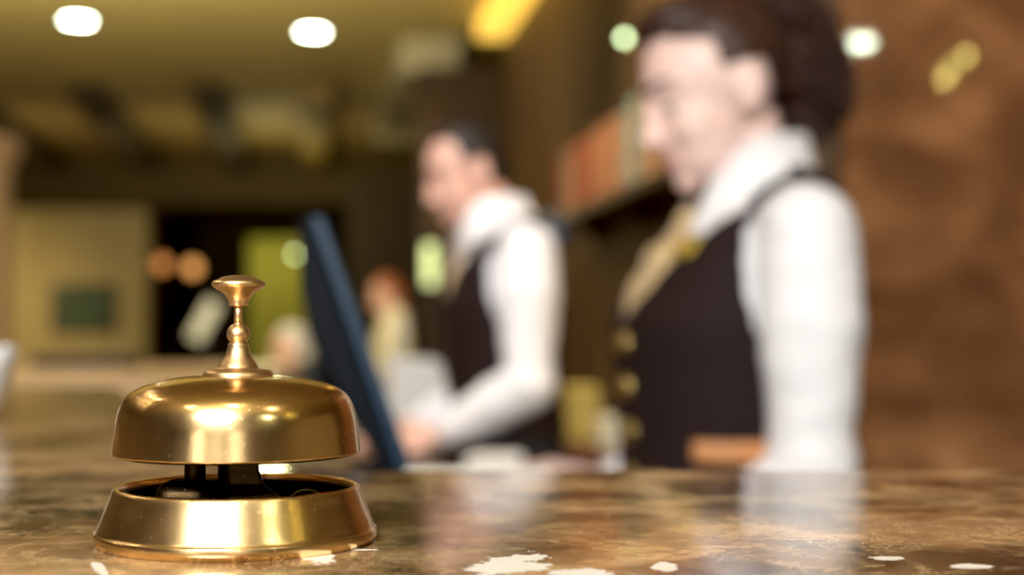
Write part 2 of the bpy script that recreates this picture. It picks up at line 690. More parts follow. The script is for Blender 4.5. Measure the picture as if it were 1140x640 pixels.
def person(name, label, loc, rz, J, mats, voxel=0.0035, kind='f', group=None):
    """J: joint places in the person's own frame, x forward, y left, z up from the floor"""
    root = empty(name, loc, rz)
    tag(root, label, 'person', group)
    H = Matrix.Translation(J['head']) @ Matrix.Rotation(R(J.get('head_yaw', 0)), 4, 'Z') @ Matrix.Rotation(R(J['pitch']), 4, 'Y') @ Matrix.Scale(J.get('hscale', 1), 4)
    torso = J['torso']
    # --- body, one continuous surface
    bm = bmesh.new()
    head_prims(bm, H, J)
    hb = H @ Vector((-0.022, 0, -0.055))
    nb = Vector(J['neck'])
    capsule(bm, hb, nb, 0.050 * J.get('nk', 1), 0.056 * J.get('nk', 1), None, 18)
    loft(bm, interp_rings(torso, torso[-1][2], torso[0][2], 24))
    for s, k in ((1, 'l'), (-1, 'r')):
        sh, el, wr = (Vector(J[q + '_' + k]) for q in ('sh', 'el', 'wr'))
        hd, hn = Vector(J['hd_' + k]), Vector(J['hn_' + k])
        capsule(bm, sh, el, 0.047, 0.037)
        mid = el.lerp(wr, 0.3)
        capsule(bm, el, mid, 0.037, 0.038)
        capsule(bm, mid, wr, 0.038, 0.025)
        hand_prims(bm, wr + hd.normalized() * 0.01, hd, hn, s * J.get('thumb', 1), J.get('curl', 0.5), J.get('hs', 0.95))
        hp, kn, an = (Vector(J[q + '_' + k]) for q in ('hip', 'kn', 'an'))
        capsule(bm, hp, kn, 0.082, 0.052)
        cm = kn.lerp(an, 0.3) + Vector((-0.012, 0, 0))
        capsule(bm, kn, cm, 0.052, 0.054)
        capsule(bm, cm, an, 0.054, 0.034)
        capsule(bm, an, an + Vector((0.13, 0, -0.035)), 0.034, 0.024)
    bm = fuse(bm, voxel, 6)
    HI_ = H.inverted()
    sel = []
    for v in bm.verts:
        q = HI_ @ v.co
        if q.z > -0.125 and q.z < 0.14 and abs(q.x) < 0.15 and abs(q.y) < 0.070 and not (q.x > 0.088 and abs(q.y) < 0.026):
            sel.append(v)
    for _ in range(10):
        bmesh.ops.smooth_vert(bm, verts=sel, factor=0.5, use_axis_x=True, use_axis_y=True, use_axis_z=True)
    link('body', bm, mats['skin'], root)
    face_parts(root, H, mats['skin'], lips=mats.get('lips'), brow=mats['hair'])
    # --- shirt
    zt = J['shirt_top']
    bm = bmesh.new()
    t2 = offset_rings(torso, 0.008)
    loft(bm, interp_rings(t2, J['shirt_hem'], torso[0][2] + 0.0, 26))
    capsule(bm, nb + Vector((0, 0, 0.012)), nb + Vector((0.005, 0, -0.07)), 0.062, 0.075)
    pf = J.get('puff', 1.0)
    for k in 'lr':
        sh, el, wr = (Vector(J[q + '_' + k]) for q in ('sh', 'el', 'wr'))
        out = Vector((0, 0.004 if k == 'l' else -0.004, 0))
        capsule(bm, nb + Vector((-0.01, 0, -0.03)), sh + Vector((0, 0, 0.006)), 0.05, 0.056)
        m1 = sh.lerp(el, 0.35) + out
        m2 = sh.lerp(el, 0.80)
        chain(bm, [sh, m1, m2, el], [0.058 * pf, 0.062 * pf, 0.050 * pf, 0.053 * pf])
        # soft folds round the elbow
        for q, rr in ((0.90, 0.055), (1.0, 0.058)):
            p = sh.lerp(el, q)
            ellipsoid(bm, p, (rr * pf, rr * pf, 0.018))
        f1 = el.lerp(wr, 0.4)
        f2 = el.lerp(wr, 0.88)
        chain(bm, [el, f1, f2], [0.054 * pf, 0.050 * pf, 0.040 * pf])
        capsule(bm, f2, wr, 0.037, 0.035)
    bm = fuse(bm, 0.006, 5)
    nbz = nb.z
    for v in bm.verts:
        n_ = mnoise.noise(Vector((v.co.x * 9, v.co.y * 9, v.co.z * 26))) + 0.5 * mnoise.noise(Vector((v.co.x * 30, v.co.y * 30, v.co.z * 40)))
        v.co += v.normal * n_ * 0.0032
    cut(bm, lambda c: c.z > zt + (c.x - nb.x) * -0.25 and (Vector((c.x - nb.x, c.y, 0))).length < 0.085)
    link('shirt', bm, mats['shirt'], root)
    collar(root, mats['shirt'], nb + Vector((-0.004, 0, -0.012)), nb.lerp(hb, 0.78) + Vector((-0.012, 0, 0.002)), 0.070 * J.get('nk', 1), 0.066 * J.get('nk', 1))
    # --- trousers and shoes
    bm = bmesh.new()
    t3 = offset_rings(torso, 0.012)
    loft(bm, interp_rings(t3, torso[-1][2], J['belt'], 12))
    for k in 'lr':
        hp, kn, an = (Vector(J[q + '_' + k]) for q in ('hip', 'kn', 'an'))
        chain(bm, [hp, kn, an + Vector((0, 0, -0.01))], [0.095, 0.070, 0.058])
    bm = fuse(bm, 0.008, 4)
    link('trousers', bm, mats['trousers'], root)
    for k in 'lr':
        an = Vector(J['an_' + k])
        bm = bmesh.new()
        capsule(bm, an + Vector((-0.03, 0, -0.035)), an + Vector((0.14, 0, -0.048)), 0.044, 0.036)
        capsule(bm, an + Vector((-0.02, 0, 0.0)), an + Vector((0.03, 0, -0.04)), 0.045, 0.045)
        bm = fuse(bm, 0.006, 3)
        for v in bm.verts:
            v.co.z = max(v.co.z, 0.002 if not J.get('seated') else an.z - 0.075)
        link('shoe', bm, mats['shoe'], root)
    return root, H, nb


def vest(root, J, mat, v_z, v_k, hem, arm_r, t=0.017, ncut=0.086):
    torso = J['torso']
    bm = bmesh.new()
    loft(bm, interp_rings(offset_rings(torso, t), hem, torso[0][2], 30))
    for k in 'lr':
        nb = Vector(J['neck'])
        sh = Vector(J['sh_' + k])
        capsule(bm, nb + Vector((-0.012, 0, -0.03)), nb.lerp(sh, 0.72) + Vector((0, 0, 0.012)), 0.060, 0.058)
    bm = fuse(bm, 0.006, 5)
    nb = Vector(J['neck'])
    shl, shr = Vector(J['sh_l']), Vector(J['sh_r'])
    xc = torso[0][0]

    def pred(c):
        if c.z < hem + 0.014:
            return True
        if c.x > xc - 0.01 and c.z > v_z and abs(c.y) < (c.z - v_z) * v_k:
            return True
        if Vector((c.x - nb.x, c.y, 0)).length < ncut and c.z > nb.z - 0.05:
            return True
        for s in (shl, shr):
            if abs(c.y) > abs(s.y) - 0.032 and ((c.x - s.x) ** 2 + ((c.z - s.z + 0.05) * 0.62) ** 2) < arm_r ** 2:
                return True
        return False
    cut(bm, pred)
    o = link('vest', bm, mat, root)
    solid(o, 0.006, 1.0)
    return o


def surf_x(J, z, t, y=0.0):
    """forward place of the vest surface at height z"""
    r = interp_rings(offset_rings(J['torso'], t), z - 0.001, z + 0.001, 2)[0]
    q = max(0.0, 1 - (abs(y) / r[4]) ** 2.3)
    return r[0] + r[3] * q ** (1 / 2.3)


# ---- the receptionist in the foreground
WZ = lambda y, k=1.15e-3: CAMZ - (y - HOR) * k
JW = dict(
    head=(0.002, 0, 1.518), pitch=20, head_yaw=4, neck=(-0.048, 0, 1.368), nk=0.92,
    # x centre, y centre, z, half depth, half width
    torso=[(-0.045, 0, 1.372, 0.055, 0.085), (-0.035, 0, 1.335, 0.075, 0.135), (-0.018, 0, 1.28, 0.095, 0.145),
           (0.002, 0, 1.215, 0.108, 0.148), (0.006, 0, 1.15, 0.100, 0.138), (0.008, 0, 1.06, 0.092, 0.128),
           (0.002, 0, 0.98, 0.098, 0.145), (-0.008, 0, 0.90, 0.108, 0.165), (-0.010, 0, 0.82, 0.105, 0.165)],
    sh_l=(-0.055, 0.165, 1.325), el_l=(-0.054, 0.178, 1.035), wr_l=(0.125, 0.10, 0.905),
    sh_r=(-0.050, -0.165, 1.325), el_r=(-0.05, -0.185, 1.045), wr_r=(0.105, -0.10, 1.008),
    hd_l=(1, -0.25, -0.15), hn_l=(0, 0.0, 1), hd_r=(1, 0.2, 0.20), hn_r=(0, 0, 1), curl=0.45, hs=0.92,
    hip_l=(0, 0.085, 0.82), kn_l=(0.005, 0.085, 0.46), an_l=(-0.02, 0.085, 0.085),
    hip_r=(0, -0.085, 0.82), kn_r=(0.005, -0.085, 0.46), an_r=(-0.02, -0.085, 0.085),
    shirt_top=1.366, shirt_hem=0.90, belt=0.98, puff=1.02, thumb=-1, brow_r=0.0085)
mw = dict(skin=M_skin_w, hair=M_hair_w, lips=M_lips, shirt=M_white_shirt, trousers=M_black, shoe=M_shoe)
woman, HW, nbW = person('person', 'woman with curly tied-back hair, white blouse and buttoned brown vest, nearest behind the counter',
                        ((800 - 570) * 1.15e-3, 1.84, 0), R(190), JW, mw)
vw = vest(woman, JW, M_vest_w, 1.205, 0.80, 0.93, 0.068, ncut=0.090)
for z in (1.195, 1.140, 1.085, 1.030):
    bm = bmesh.new()
    x = surf_x(JW, z, 0.024, 0.026)
    Mx = Matrix.Translation((x - 0.002, 0.026, z)) @ Matrix.Rotation(R(18), 4, 'Z') @ Matrix.Rotation(R(90), 4, 'Y') @ Matrix.Scale(1.2, 4)
    lathe(bm, [(0, 0.006), (0.006, 0.006), (0.0105, 0.0052), (0.012, 0.003), (0.0115, 0.0)], 24, Mx)
    link('button', bm, M_gold, vw)
bm = bmesh.new()     # pocket flap on the hip
pw = []
for i in range(15):
    ph = R(58 + 46 * i / 14)
    row = []
    for z in (1.080, 1.067, 1.054):
        r_ = interp_rings(offset_rings(JW['torso'], 0.0255), z - 0.001, z + 0.001, 2)[0]
        ex = 2 / 2.3
        row.append(bm.verts.new((r_[0] + r_[3] * math.copysign(abs(math.cos(ph)) ** ex, math.cos(ph)), r_[4] * math.sin(ph) ** ex, z)))
    pw.append(row)
for a, b in zip(pw[:-1], pw[1:]):
    for k in range(2):
        bm.faces.new((a[k], b[k], b[k + 1], a[k + 1]))
pk = link('pocket_trim', bm, M_pocket, vw)
pk['label'] = 'copper coloured pocket trim'
solid(pk, 0.004, 0)
bm = bmesh.new()     # gold badge high on the vest
yb = 0.088
pw = []
for i in range(8):
    y = yb - 0.018 + 0.036 * i / 7
    row = [bm.verts.new((surf_x(JW, z, 0.026, y) + 0.001, y, z)) for z in (1.325, 1.312, 1.300)]
    pw.append(row)
for a, b in zip(pw[:-1], pw[1:]):
    for k in range(2):
        bm.faces.new((a[k], b[k], b[k + 1], a[k + 1]))
bd = link('badge', bm, simple('yellow_gold', (0.75, 0.55, 0.10), 0.3, metal=0.6), vw)
solid(bd, 0.003, 0)
# cravat: knot and two fluttering tails that fill the neckline
bm = bmesh.new()
kn = nbW + Vector((0.086, 0, -0.018))
ellipsoid(bm, kn, (0.018, 0.022, 0.018))
for s, L in ((1, 0.13), (-1, 0.115)):
    pts = [kn + Vector((0.004, s * 0.008, -0.005)), kn + Vector((0.028, s * 0.020, -0.045)),
           kn + Vector((0.056, s * 0.030, -0.090)), kn + Vector((0.072, s * 0.024, -L - 0.015))]
    chain(bm, pts, [0.018, 0.026, 0.029, 0.016], flat=0.6)
for s in (-1, 0, 1):
    ellipsoid(bm, kn + Vector((0.040, s * 0.026, -0.060)), (0.016, 0.016, 0.030))
bm = fuse(bm, 0.0045, 4)
cv = link('cravat', bm, M_gold_silk, woman)
# hair: close cap swept back, and a big curly tail behind
bm = bmesh.new()
ellipsoid(bm, (-0.016, 0, 0.034), (0.099, 0.083, 0.093), HW, None, 32, 20)
ellipsoid(bm, (-0.075, 0, 0.020), (0.055, 0.060, 0.070), HW)
ellipsoid(bm, (0.020, 0, 0.100), (0.062, 0.056, 0.030), HW)
rnd = random.Random(4)
HI = HW.inverted()


def face_zone(c):
    q = HI @ c
    if q.x > 0.018 and q.z < 0.082 + (0.008 if abs(q.y) < 0.03 else 0) - max(0, abs(q.y) - 0.035) * 0.5:
        return True
    if q.x > -0.040 and q.z < 0.022:
        return True
    if q.z < -0.055:
        return True
    return False


bm = fuse(bm, 0.005, 4)
for v in bm.verts:
    q = HI @ v.co
    n = mnoise.noise(Vector((q.x * 25, q.y * 110, q.z * 60)))
    v.co += v.normal * n * 0.0035
cut(bm, face_zone)
cap = link('hair', bm, M_hair_w, woman)
bm = bmesh.new()
BC = Vector((-0.112, 0.0, 0.0))
for i in range(110):
    d_ = Vector((rnd.gauss(0, 1), rnd.gauss(0, 1), rnd.gauss(0, 1))).normalized() * rnd.uniform(0.55, 1.0)
    p = HW @ (BC + Vector((d_.x * 0.040, d_.y * 0.062, d_.z * 0.082)))
    ellipsoid(bm, p, (rnd.uniform(0.010, 0.017),) * 3, None, None, 10, 8)
ellipsoid(bm, BC, (0.040, 0.060, 0.080), HW)
ellipsoid(bm, (-0.080, 0, 0.030), (0.035, 0.045, 0.045), HW)
bm2 = fuse(bm, 0.004, 1)
for i in range(420):      # springy curls all over the tail
    d_ = Vector((rnd.gauss(-0.25, 1), rnd.gauss(0, 1), rnd.gauss(-0.1, 1))).normalized()
    if d_.x > 0.45:
        continue
    ph = rnd.uniform(0, 6.28)
    st = BC + Vector((d_.x * 0.042, d_.y * 0.063, d_.z * 0.084))
    tn = Vector((rnd.gauss(0, 1), rnd.gauss(0, 1), rnd.gauss(-0.8, 1)))
    tn = (tn - d_ * tn.dot(d_)).normalized()
    bn = d_.cross(tn)
    L = rnd.uniform(0.030, 0.060)
    pts = []
    for k in range(15):
        t = k / 14
        q = st + tn * (L * t) + d_ * (0.006 + 0.010 * math.sin(PI * t)) + (d_ * math.cos(ph + t * 14) + bn * math.sin(ph + t * 14)) * 0.0065
        pts.append(HW @ q)
    tube(bm2, pts, [0.0026 * (1 - 0.4 * k / 14) for k in range(15)], 5)
link('curly_ponytail', bm2, M_hair_w, cap)
bm = bmesh.new()
lathe(bm, [(0.030 + 0.006 * math.cos(2 * PI * i / 12), 0.006 * math.sin(2 * PI * i / 12)) for i in range(12)], 28,
      HW @ Matrix.Translation((-0.092, 0, 0.045)) @ Matrix.Rotation(R(80), 4, 'Y'), closed=True)
link('hair_band', bm, M_black, cap)

# ---- the second receptionist
JM = dict(
    head=(0.088, 0, 1.568), pitch=20, head_yaw=12, neck=(0.0, 0, 1.425), nk=1.10, hscale=0.95,
    torso=[(-0.005, 0, 1.43, 0.06, 0.09), (0.0, 0, 1.39, 0.088, 0.165), (0.006, 0, 1.33, 0.108, 0.180),
           (0.008, 0, 1.26, 0.116, 0.182), (0.006, 0, 1.15, 0.110, 0.170), (-0.004, 0, 1.04, 0.105, 0.160),
           (-0.014, 0, 0.97, 0.105, 0.165), (-0.024, 0, 0.90, 0.110, 0.172), (-0.026, 0, 0.83, 0.105, 0.170)],
    sh_l=(-0.018, 0.200, 1.375), el_l=(-0.012, 0.235, 1.090), wr_l=(0.150, 0.135, 0.985),
    sh_r=(-0.012, -0.200, 1.375), el_r=(-0.045, -0.235, 1.095), wr_r=(0.18, -0.13, 0.985),
    hd_l=(1, -0.3, -0.08), hn_l=(0, 0.25, 1), hd_r=(1, 0.25, -0.08), hn_r=(0, -0.25, 1), curl=0.6, hs=1.02,
    hip_l=(-0.02, 0.09, 0.84), kn_l=(-0.01, 0.095, 0.47), an_l=(-0.04, 0.095, 0.085),
    hip_r=(-0.02, -0.09, 0.84), kn_r=(-0.01, -0.095, 0.47), an_r=(-0.04, -0.095, 0.085),
    shirt_top=1.420, shirt_hem=0.92, belt=1.00, puff=1.10, thumb=-1)
mm = dict(skin=M_skin_m, hair=M_hair_m, shirt=M_white_shirt, trousers=M_black, shoe=M_shoe)
man, HM, nbM = person('person', 'man with short dark hair, white shirt and plum vest, looking down behind the monitor',
                      (-0.018, 3.30, 0), R(190), JM, mm, voxel=0.004)
vm = vest(man, JM, M_vest_m, 1.20, 0.62, 0.955, 0.078, ncut=0.10)
for z in (1.185, 1.13, 1.075, 1.02):
    bm = bmesh.new()
    Mx = Matrix.Translation((surf_x(JM, z, 0.024) - 0.001, 0, z)) @ Matrix.Rotation(R(90), 4, 'Y')
    lathe(bm, [(0, 0.004), (0.006, 0.004), (0.008, 0.002), (0.008, 0.0)], 20, Mx)
    link('button', bm, M_black, vm)
bm = bmesh.new()
k0 = nbM + Vector((0.095, 0, -0.010))
capsule(bm, k0, k0 + Vector((0.012, 0, -0.035)), 0.020, 0.014, flat=0.8)
chain(bm, [k0 + Vector((0.012, 0, -0.035)), k0 + Vector((0.026, 0, -0.10)), k0 + Vector((0.020, 0, -0.25))], [0.018, 0.030, 0.036], flat=0.5)
bm = fuse(bm, 0.005, 4)
link('tie', bm, M_gold_silk, man)
bm = bmesh.new()
ellipsoid(bm, (-0.012, 0, 0.032), (0.098, 0.081, 0.091), HM, None, 32, 20)
ellipsoid(bm, (-0.055, 0, -0.02), (0.048, 0.062, 0.050), HM)
bm = fuse(bm, 0.005, 3)
HMI = HM.inverted()
for v in bm.verts:
    q = HMI @ v.co
    v.co += v.normal * mnoise.noise(Vector((q.x * 40, q.y * 120, q.z * 70))) * 0.003


def mface(c):
    q = HMI @ c
    if q.x > 0.030 and q.z < 0.095 - max(0, abs(q.y) - 0.03) * 0.3:
        return True
    if q.x > -0.032 and q.z < 0.026:
        return True
    return q.z < -0.058


cut(bm, mface)
link('hair', bm, M_hair_m, man)

# ------------------------------------------------------------------ the desk bell
bell = empty('desk_bell', ((265.5 - 570) / F * 0.430, 0.430, TOP))
tag(bell, 'aged brass reception call bell with round push knob on the marble counter', 'bell')
mm_ = 0.001
bm = bmesh.new()   # flared base ring: outside, rolled rim, inside
prof = [(0, 0.0004), (38.5, 0.0004), (41.0, 0.0006), (41.8, 1.4), (41.9, 1.6), (41.9, 3.5), (41.8, 3.7), (41.3, 4.1), (41.1, 4.3), (40.9, 4.9), (39.6, 8.2), (38.2, 11.6), (37.1, 14.4),
        (36.8, 15.6), (36.4, 16.3), (35.7, 16.7), (34.9, 16.4), (34.5, 15.6), (34.4, 14.0), (35.6, 9.0), (37.0, 3.2), (0, 3.0)]
lathe(bm, [(r * mm_ * 0.987, z * mm_) for r, z in prof], 160)
link('base', bm, M_brass_base, bell)
bm = bmesh.new()
lathe(bm, [(0.0, 0.0050), (0.0352, 0.0050), (0.0349, 0.0070), (0.0337, 0.0138), (0.0336, 0.0150), (0.0339, 0.0150), (0.0340, 0.0138), (0.0351, 0.0090), (0.0358, 0.0046), (0.0358, 0.0036), (0, 0.0036)], 96)  # dark liner added over the brass inside of the base
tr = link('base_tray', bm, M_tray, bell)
bm = bmesh.new()   # dome: outer skin, lip and inner skin
outer = [(0, 49.3), (10, 49.2), (17.5, 48.7), (25.0, 47.1), (29.3, 45.5), (32.4, 43.2), (34.3, 39.9), (35.3, 36.0), (35.9, 31.5), (36.3, 28.0), (36.45, 26.7)]
op = smooth_prof(outer, 6)
prof = op + [(36.4, 26.35), (35.9, 26.3)] + [(max(r - 1.3, 0), z - 1.2) for r, z in reversed(op[:-2])]
lathe(bm, [(r * mm_, z * mm_) for r, z in prof], 160)
link('dome', bm, M_brass_dome, bell)
bm = bmesh.new()   # turned collar on the dome: disc, flared cone and ball
prof = [(0, 48.0), (10.4, 48.3), (10.5, 49.4), (10.1, 50.3), (9.2, 50.9), (7.6, 51.1), (6.2, 51.3), (6.0, 51.8), (5.6, 52.6), (4.6, 53.9), (3.8, 55.4), (3.25, 57.0), (3.0, 58.2),
        (3.05, 58.6), (2.55, 59.0)]
n0 = len(prof)
for i in range(11):
    t = -0.85 + (0.85 + 1.2) * i / 10
    prof.append((3.45 * math.cos(t), 61.6 + 3.3 * math.sin(t)))
prof += [(1.3, 64.8), (0, 64.9)]
lathe(bm, [(r * mm_, z * mm_) for r, z in prof], 64)
link('stem', bm, M_brass_stem, bell)
bm = bmesh.new()
lathe(bm, [(0, 0.0635), (0.00125, 0.0635), (0.00125, 0.0715), (0, 0.0715)], 32)
link('plunger_pin', bm, M_brass_stem, bell)
bm = bmesh.new()
prof = [(0, 69.9), (2.5, 69.9), (2.9, 70.2), (2.85, 71.0)] + [(3.2, 72.0), (3.9, 73.1), (5.1, 74.2), (6.6, 75.0), (7.5, 75.6), (7.95, 76.2), (7.9, 76.9), (7.3, 77.5), (6.2, 77.8), (5.4, 78.3), (4.0, 78.8), (2.2, 79.1), (0, 79.2)]
lathe(bm, [(r * mm_, z * mm_) for r, z in prof], 64)
link('push_knob', bm, M_brass_stem, bell)
# the works inside: post, flared strap, hammer arm with hammer
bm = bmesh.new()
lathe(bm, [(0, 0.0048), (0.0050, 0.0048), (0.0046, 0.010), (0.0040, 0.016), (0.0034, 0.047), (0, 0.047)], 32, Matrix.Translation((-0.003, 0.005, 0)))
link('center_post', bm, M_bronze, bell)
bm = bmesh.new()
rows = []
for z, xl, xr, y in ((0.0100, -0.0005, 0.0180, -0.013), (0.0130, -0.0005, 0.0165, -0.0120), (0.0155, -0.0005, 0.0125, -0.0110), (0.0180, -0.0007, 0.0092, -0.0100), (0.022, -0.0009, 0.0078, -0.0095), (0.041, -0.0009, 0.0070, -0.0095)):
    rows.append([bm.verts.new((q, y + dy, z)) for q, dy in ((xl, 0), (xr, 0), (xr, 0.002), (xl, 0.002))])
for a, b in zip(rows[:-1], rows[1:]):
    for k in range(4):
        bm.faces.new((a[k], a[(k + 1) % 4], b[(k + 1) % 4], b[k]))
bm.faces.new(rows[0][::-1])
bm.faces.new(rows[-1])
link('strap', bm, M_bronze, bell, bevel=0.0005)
bm = bmesh.new()
capsule(bm, (-0.0165, -0.012, 0.0142), (-0.0095, -0.012, 0.0142), 0.0052, 0.0052)
capsule(bm, (-0.0165, -0.007, 0.0142), (-0.0085, -0.007, 0.0142), 0.0052, 0.0052)
bm = fuse(bm, 0.0006, 3)
ar = link('hammer_arm', bm, M_bronze, bell)
bm = bmesh.new()
lathe(bm, [(0, 0.0045), (0.0031, 0.0045), (0.0031, 0.042), (0, 0.042)], 24, Matrix.Translation((-0.0105, -0.010, 0)))
link('hammer_post', bm, M_bronze, ar)
bm = bmesh.new()
ellipsoid(bm, (0.020, 0.004, 0.0100), (0.006, 0.006, 0.005))
capsule(bm, (-0.010, 0.004, 0.0100), (0.018, 0.004, 0.0100), 0.0022, 0.0022)
bm = fuse(bm, 0.0007, 3)
link('hammer', bm, M_bronze, ar)

# ------------------------------------------------------------------ marble counter
ctr = empty('marble_counter', (0, 0, 0))
tag(ctr, 'polished brown marble reception counter with pale veins under the bell', 'counter')
bm = bmesh.new()
poly = [(1.9, -0.28), (1.9, 0.642), (-0.076, 0.642), (-0.13, 0.70), (-0.43, 1.56), (-2.4, 1.56), (-2.4, -0.28)]
prism(bm, poly, TOP - 0.04, TOP)
wt = link('worktop', bm, M_marble, ctr, smooth=False, bevel=0.0015)
M_ctr_front = stone_wall_mat('counter_front_stone', [(0.03, 0.016, 0.008), (0.08, 0.04, 0.018), (0.14, 0.075, 0.035), (0.25, 0.15, 0.08)])
bm = bmesh.new()
box(bm, -2.35, 1.85, -0.22, 0.24, 0.0, TOP - 0.04)
link('front_panel', bm, M_ctr_front, ctr, smooth=False)

M_wood_desk = wood_mat('brown_desk_wood', (0.06, 0.028, 0.012), (0.14, 0.07, 0.03), (1, 8, 8))
M_mahog = wood_mat('mahogany', (0.050, 0.008, 0.004), (0.10, 0.018, 0.008), (8, 1, 8), rough=0.55)


def desk(name, label, x0, x1, y0, y1, z, mat):
    r = empty(name, ((x0 + x1) / 2, (y0 + y1) / 2, 0))
    tag(r, label, 'desk')
    ex, ey = (x1 - x0) / 2, (y1 - y0) / 2
    bm = bmesh.new()
    box(bm, -ex, ex, -ey, ey, z - 0.03, z)
    link('desktop', bm, mat, r, bevel=0.003)
    for s in (-1, 1):
        bm = bmesh.new()
        yy = s * (ey - 0.04)
        box(bm, -ex + 0.02, ex - 0.02, yy - 0.015, yy + 0.015, 0, z - 0.03)
        link('side_panel', bm, mat, r, smooth=False)
    bm = bmesh.new()
    box(bm, -ex + 0.05, -ex + 0.07, -ey + 0.055, ey - 0.055, 0.2, z - 0.03)
    link('modesty_panel', bm, mat, r, smooth=False)
    return r


desk('staff_desk', 'brown wooden work desk carrying the monitor, just behind the marble counter', -0.40, 0.10, 1.02, 2.30, 0.80, M_wood_desk)
d2 = desk('staff_desk', 'brown wooden desk in front of the man, beyond the monitor desk', -0.48, -0.16, 2.40, 4.00, 0.925, M_wood_desk)
bm = bmesh.new()
box(bm, 0.161, 0.36, -0.795, -0.25, 0.895, 0.925)
link('desk_return', bm, M_wood_desk, d2, bevel=0.003)

# ledge and notepad just past the marble edge
lg = empty('staff_ledge', (-0.02, 0.80, 0))
tag(lg, 'low dark ledge hidden right behind the marble counter edge', 'ledge')
bm = bmesh.new()
box(bm, -0.05, 0.12, -0.155, 0.155, 1.100, 1.1195)
link('ledge_top', bm, M_wood_desk, lg, bevel=0.002)
bm = bmesh.new()
box(bm, -0.04, 0.11, -0.13, -0.10, 0, 1.100)
link('ledge_support', bm, M_wood_desk, lg, smooth=False)
bm = bmesh.new()
box(bm, -0.050, 0.042, -0.10, 0.10, 0, 0.0035)
pad = link('notepad', bm, simple('paper', (0.85, 0.85, 0.80), 0.8, var=0.03), smooth=False)
pad.location = (-0.018, 0.835, 1.1195)
tag(pad, 'white notepad lying on the ledge just past the marble edge', 'notepad')

# ------------------------------------------------------------------ monitor seen edge-on
M_mon_dark = simple('charcoal_plastic', (0.004, 0.006, 0.009), 0.6, var=0.1, spec=0.12)
M_mon_lit = simple('blue_lit_plastic', (0.012, 0.036, 0.070), 0.4, var=0.08)  # lighter blue stands in for the light on the near edge
M_screen = simple('screen_glass', (0.01, 0.012, 0.015), 0.08, var=0.1)
dM = 1.2
axis = Vector((-0.143, 0.99, 0)).normalized()
lat = Vector((axis.y, -axis.x, 0))
o0 = px(400, 520, dM)
mon = empty('computer_monitor', (o0.x, o0.y, 0.80), math.atan2(lat.y, lat.x))
tag(mon, 'slim blue-black computer monitor seen edge-on, tilted back, right of the bell', 'monitor')


def mp(x, y):
    """profile point (lateral, height) in the monitor frame from a picture point on its near edge"""
    p = px(x, y, dM) - Vector((o0.x, o0.y, 0.80))
    return (p.dot(lat), p.z)


def mon_prism(pts, y0, y1):
    bm = bmesh.new()
    P2 = [mp(*p) for p in pts]
    lo = [bm.verts.new((a, y0, b)) for a, b in P2]
    hi = [bm.verts.new((a, y1, b)) for a, b in P2]
    n = len(P2)
    bm.faces.new(lo)
    bm.faces.new(hi[::-1])
    for i in range(n):
        bm.faces.new((lo[i], hi[i], hi[(i + 1) % n], lo[(i + 1) % n]))
    return bm


link('housing', mon_prism([(333, 243), (345, 243), (445, 523), (477, 613), (466, 616), (440, 545), (385, 455), (345, 375), (334, 320)], 0, 0.46), M_mon_dark, mon, smooth=False, bevel=0.004)
bez = link('bezel', mon_prism([(344, 241), (360, 241), (457, 512), (492, 610), (478, 614), (445, 523)], -0.003, 0.463), M_mon_lit, mon, smooth=False, bevel=0.003)
bez['label'] = 'front bezel with bluish edge light in its colour'
link('screen', mon_prism([(363, 252), (364, 252), (490, 602), (489, 603)], 0.012, 0.448), M_screen, mon, smooth=False)
bm = bmesh.new()
a0, b0 = mp(440, 560)
capsule(bm, (a0, 0.23, b0), (a0 - 0.02, 0.23, 0.032), 0.016, 0.018, flat=2.2)
link('stand_neck', bm, M_mon_dark, mon)
bm = bmesh.new()
lathe(bm, [(0, 0.0), (0.11, 0.0), (0.112, 0.004), (0.105, 0.010), (0.03, 0.016), (0, 0.016)], 48, Matrix.Translation((a0 - 0.02, 0.23, 0.0)))
link('stand_base', bm, M_mon_dark, mon)

# ------------------------------------------------------------------ small things on the desks
M_grey_w = simple('off_white_plastic', (0.62, 0.61, 0.58), 0.5, var=0.04)
pr = empty('desk_printer', (px(466, 450, 3.75).x, 3.75, 0.925), R(8))
tag(pr, 'off-white upright desk printer between the monitor and the man', 'printer')
bm = bmesh.new()
prism(bm, [(-0.085, 0), (0.060, 0), (0.060, 0.16), (0.045, 0.205), (-0.085, 0.215)], -0.12, 0.12, Matrix.Rotation(R(90), 4, 'X'))
link('printer_body', bm, M_grey_w, pr, bevel=0.008)
bm = bmesh.new()
box(bm, 0.03, 0.10, -0.09, 0.09, 0.02, 0.03)
link('paper_tray', bm, M_grey_w, pr, bevel=0.003)
bm = bmesh.new()
prism(bm, [(-0.09, -0.02), (-0.087, -0.02), (-0.060, 0.10), (-0.063, 0.10)], -0.10, 0.10, Matrix.Translation((0.02, 0, 0.210)) @ Matrix.Rotation(R(90), 4, 'X'))
link('feed_tray', bm, M_grey_w, pr)

bm = bmesh.new()
rp_ = random.Random(3)
for i in range(14):
    box(bm, -0.050, 0.050, -0.09, 0.09, i * 0.0025, i * 0.0025 + 0.0022, Matrix.Translation((rp_.uniform(-0.006, 0.006), 0, 0)) @ Matrix.Rotation(rp_.uniform(-0.08, 0.08), 4, 'Z'))
ppr = link('paper_stack', bm, simple('paper_white', (0.82, 0.82, 0.80), 0.8, var=0.03), smooth=False)
ppr.location = (-0.035, 2.84, 0.925)
tag(ppr, 'small stack of white papers on the desk below the sleeve of the man', 'paper')

# mahogany credenza along the side wall with two boxes
side_dir = Vector((-0.14375, 1, 0)).normalized()
side_n = Vector((-side_dir.y, side_dir.x, 0))        # points away from the wall into the room
A_SIDE = 1.1


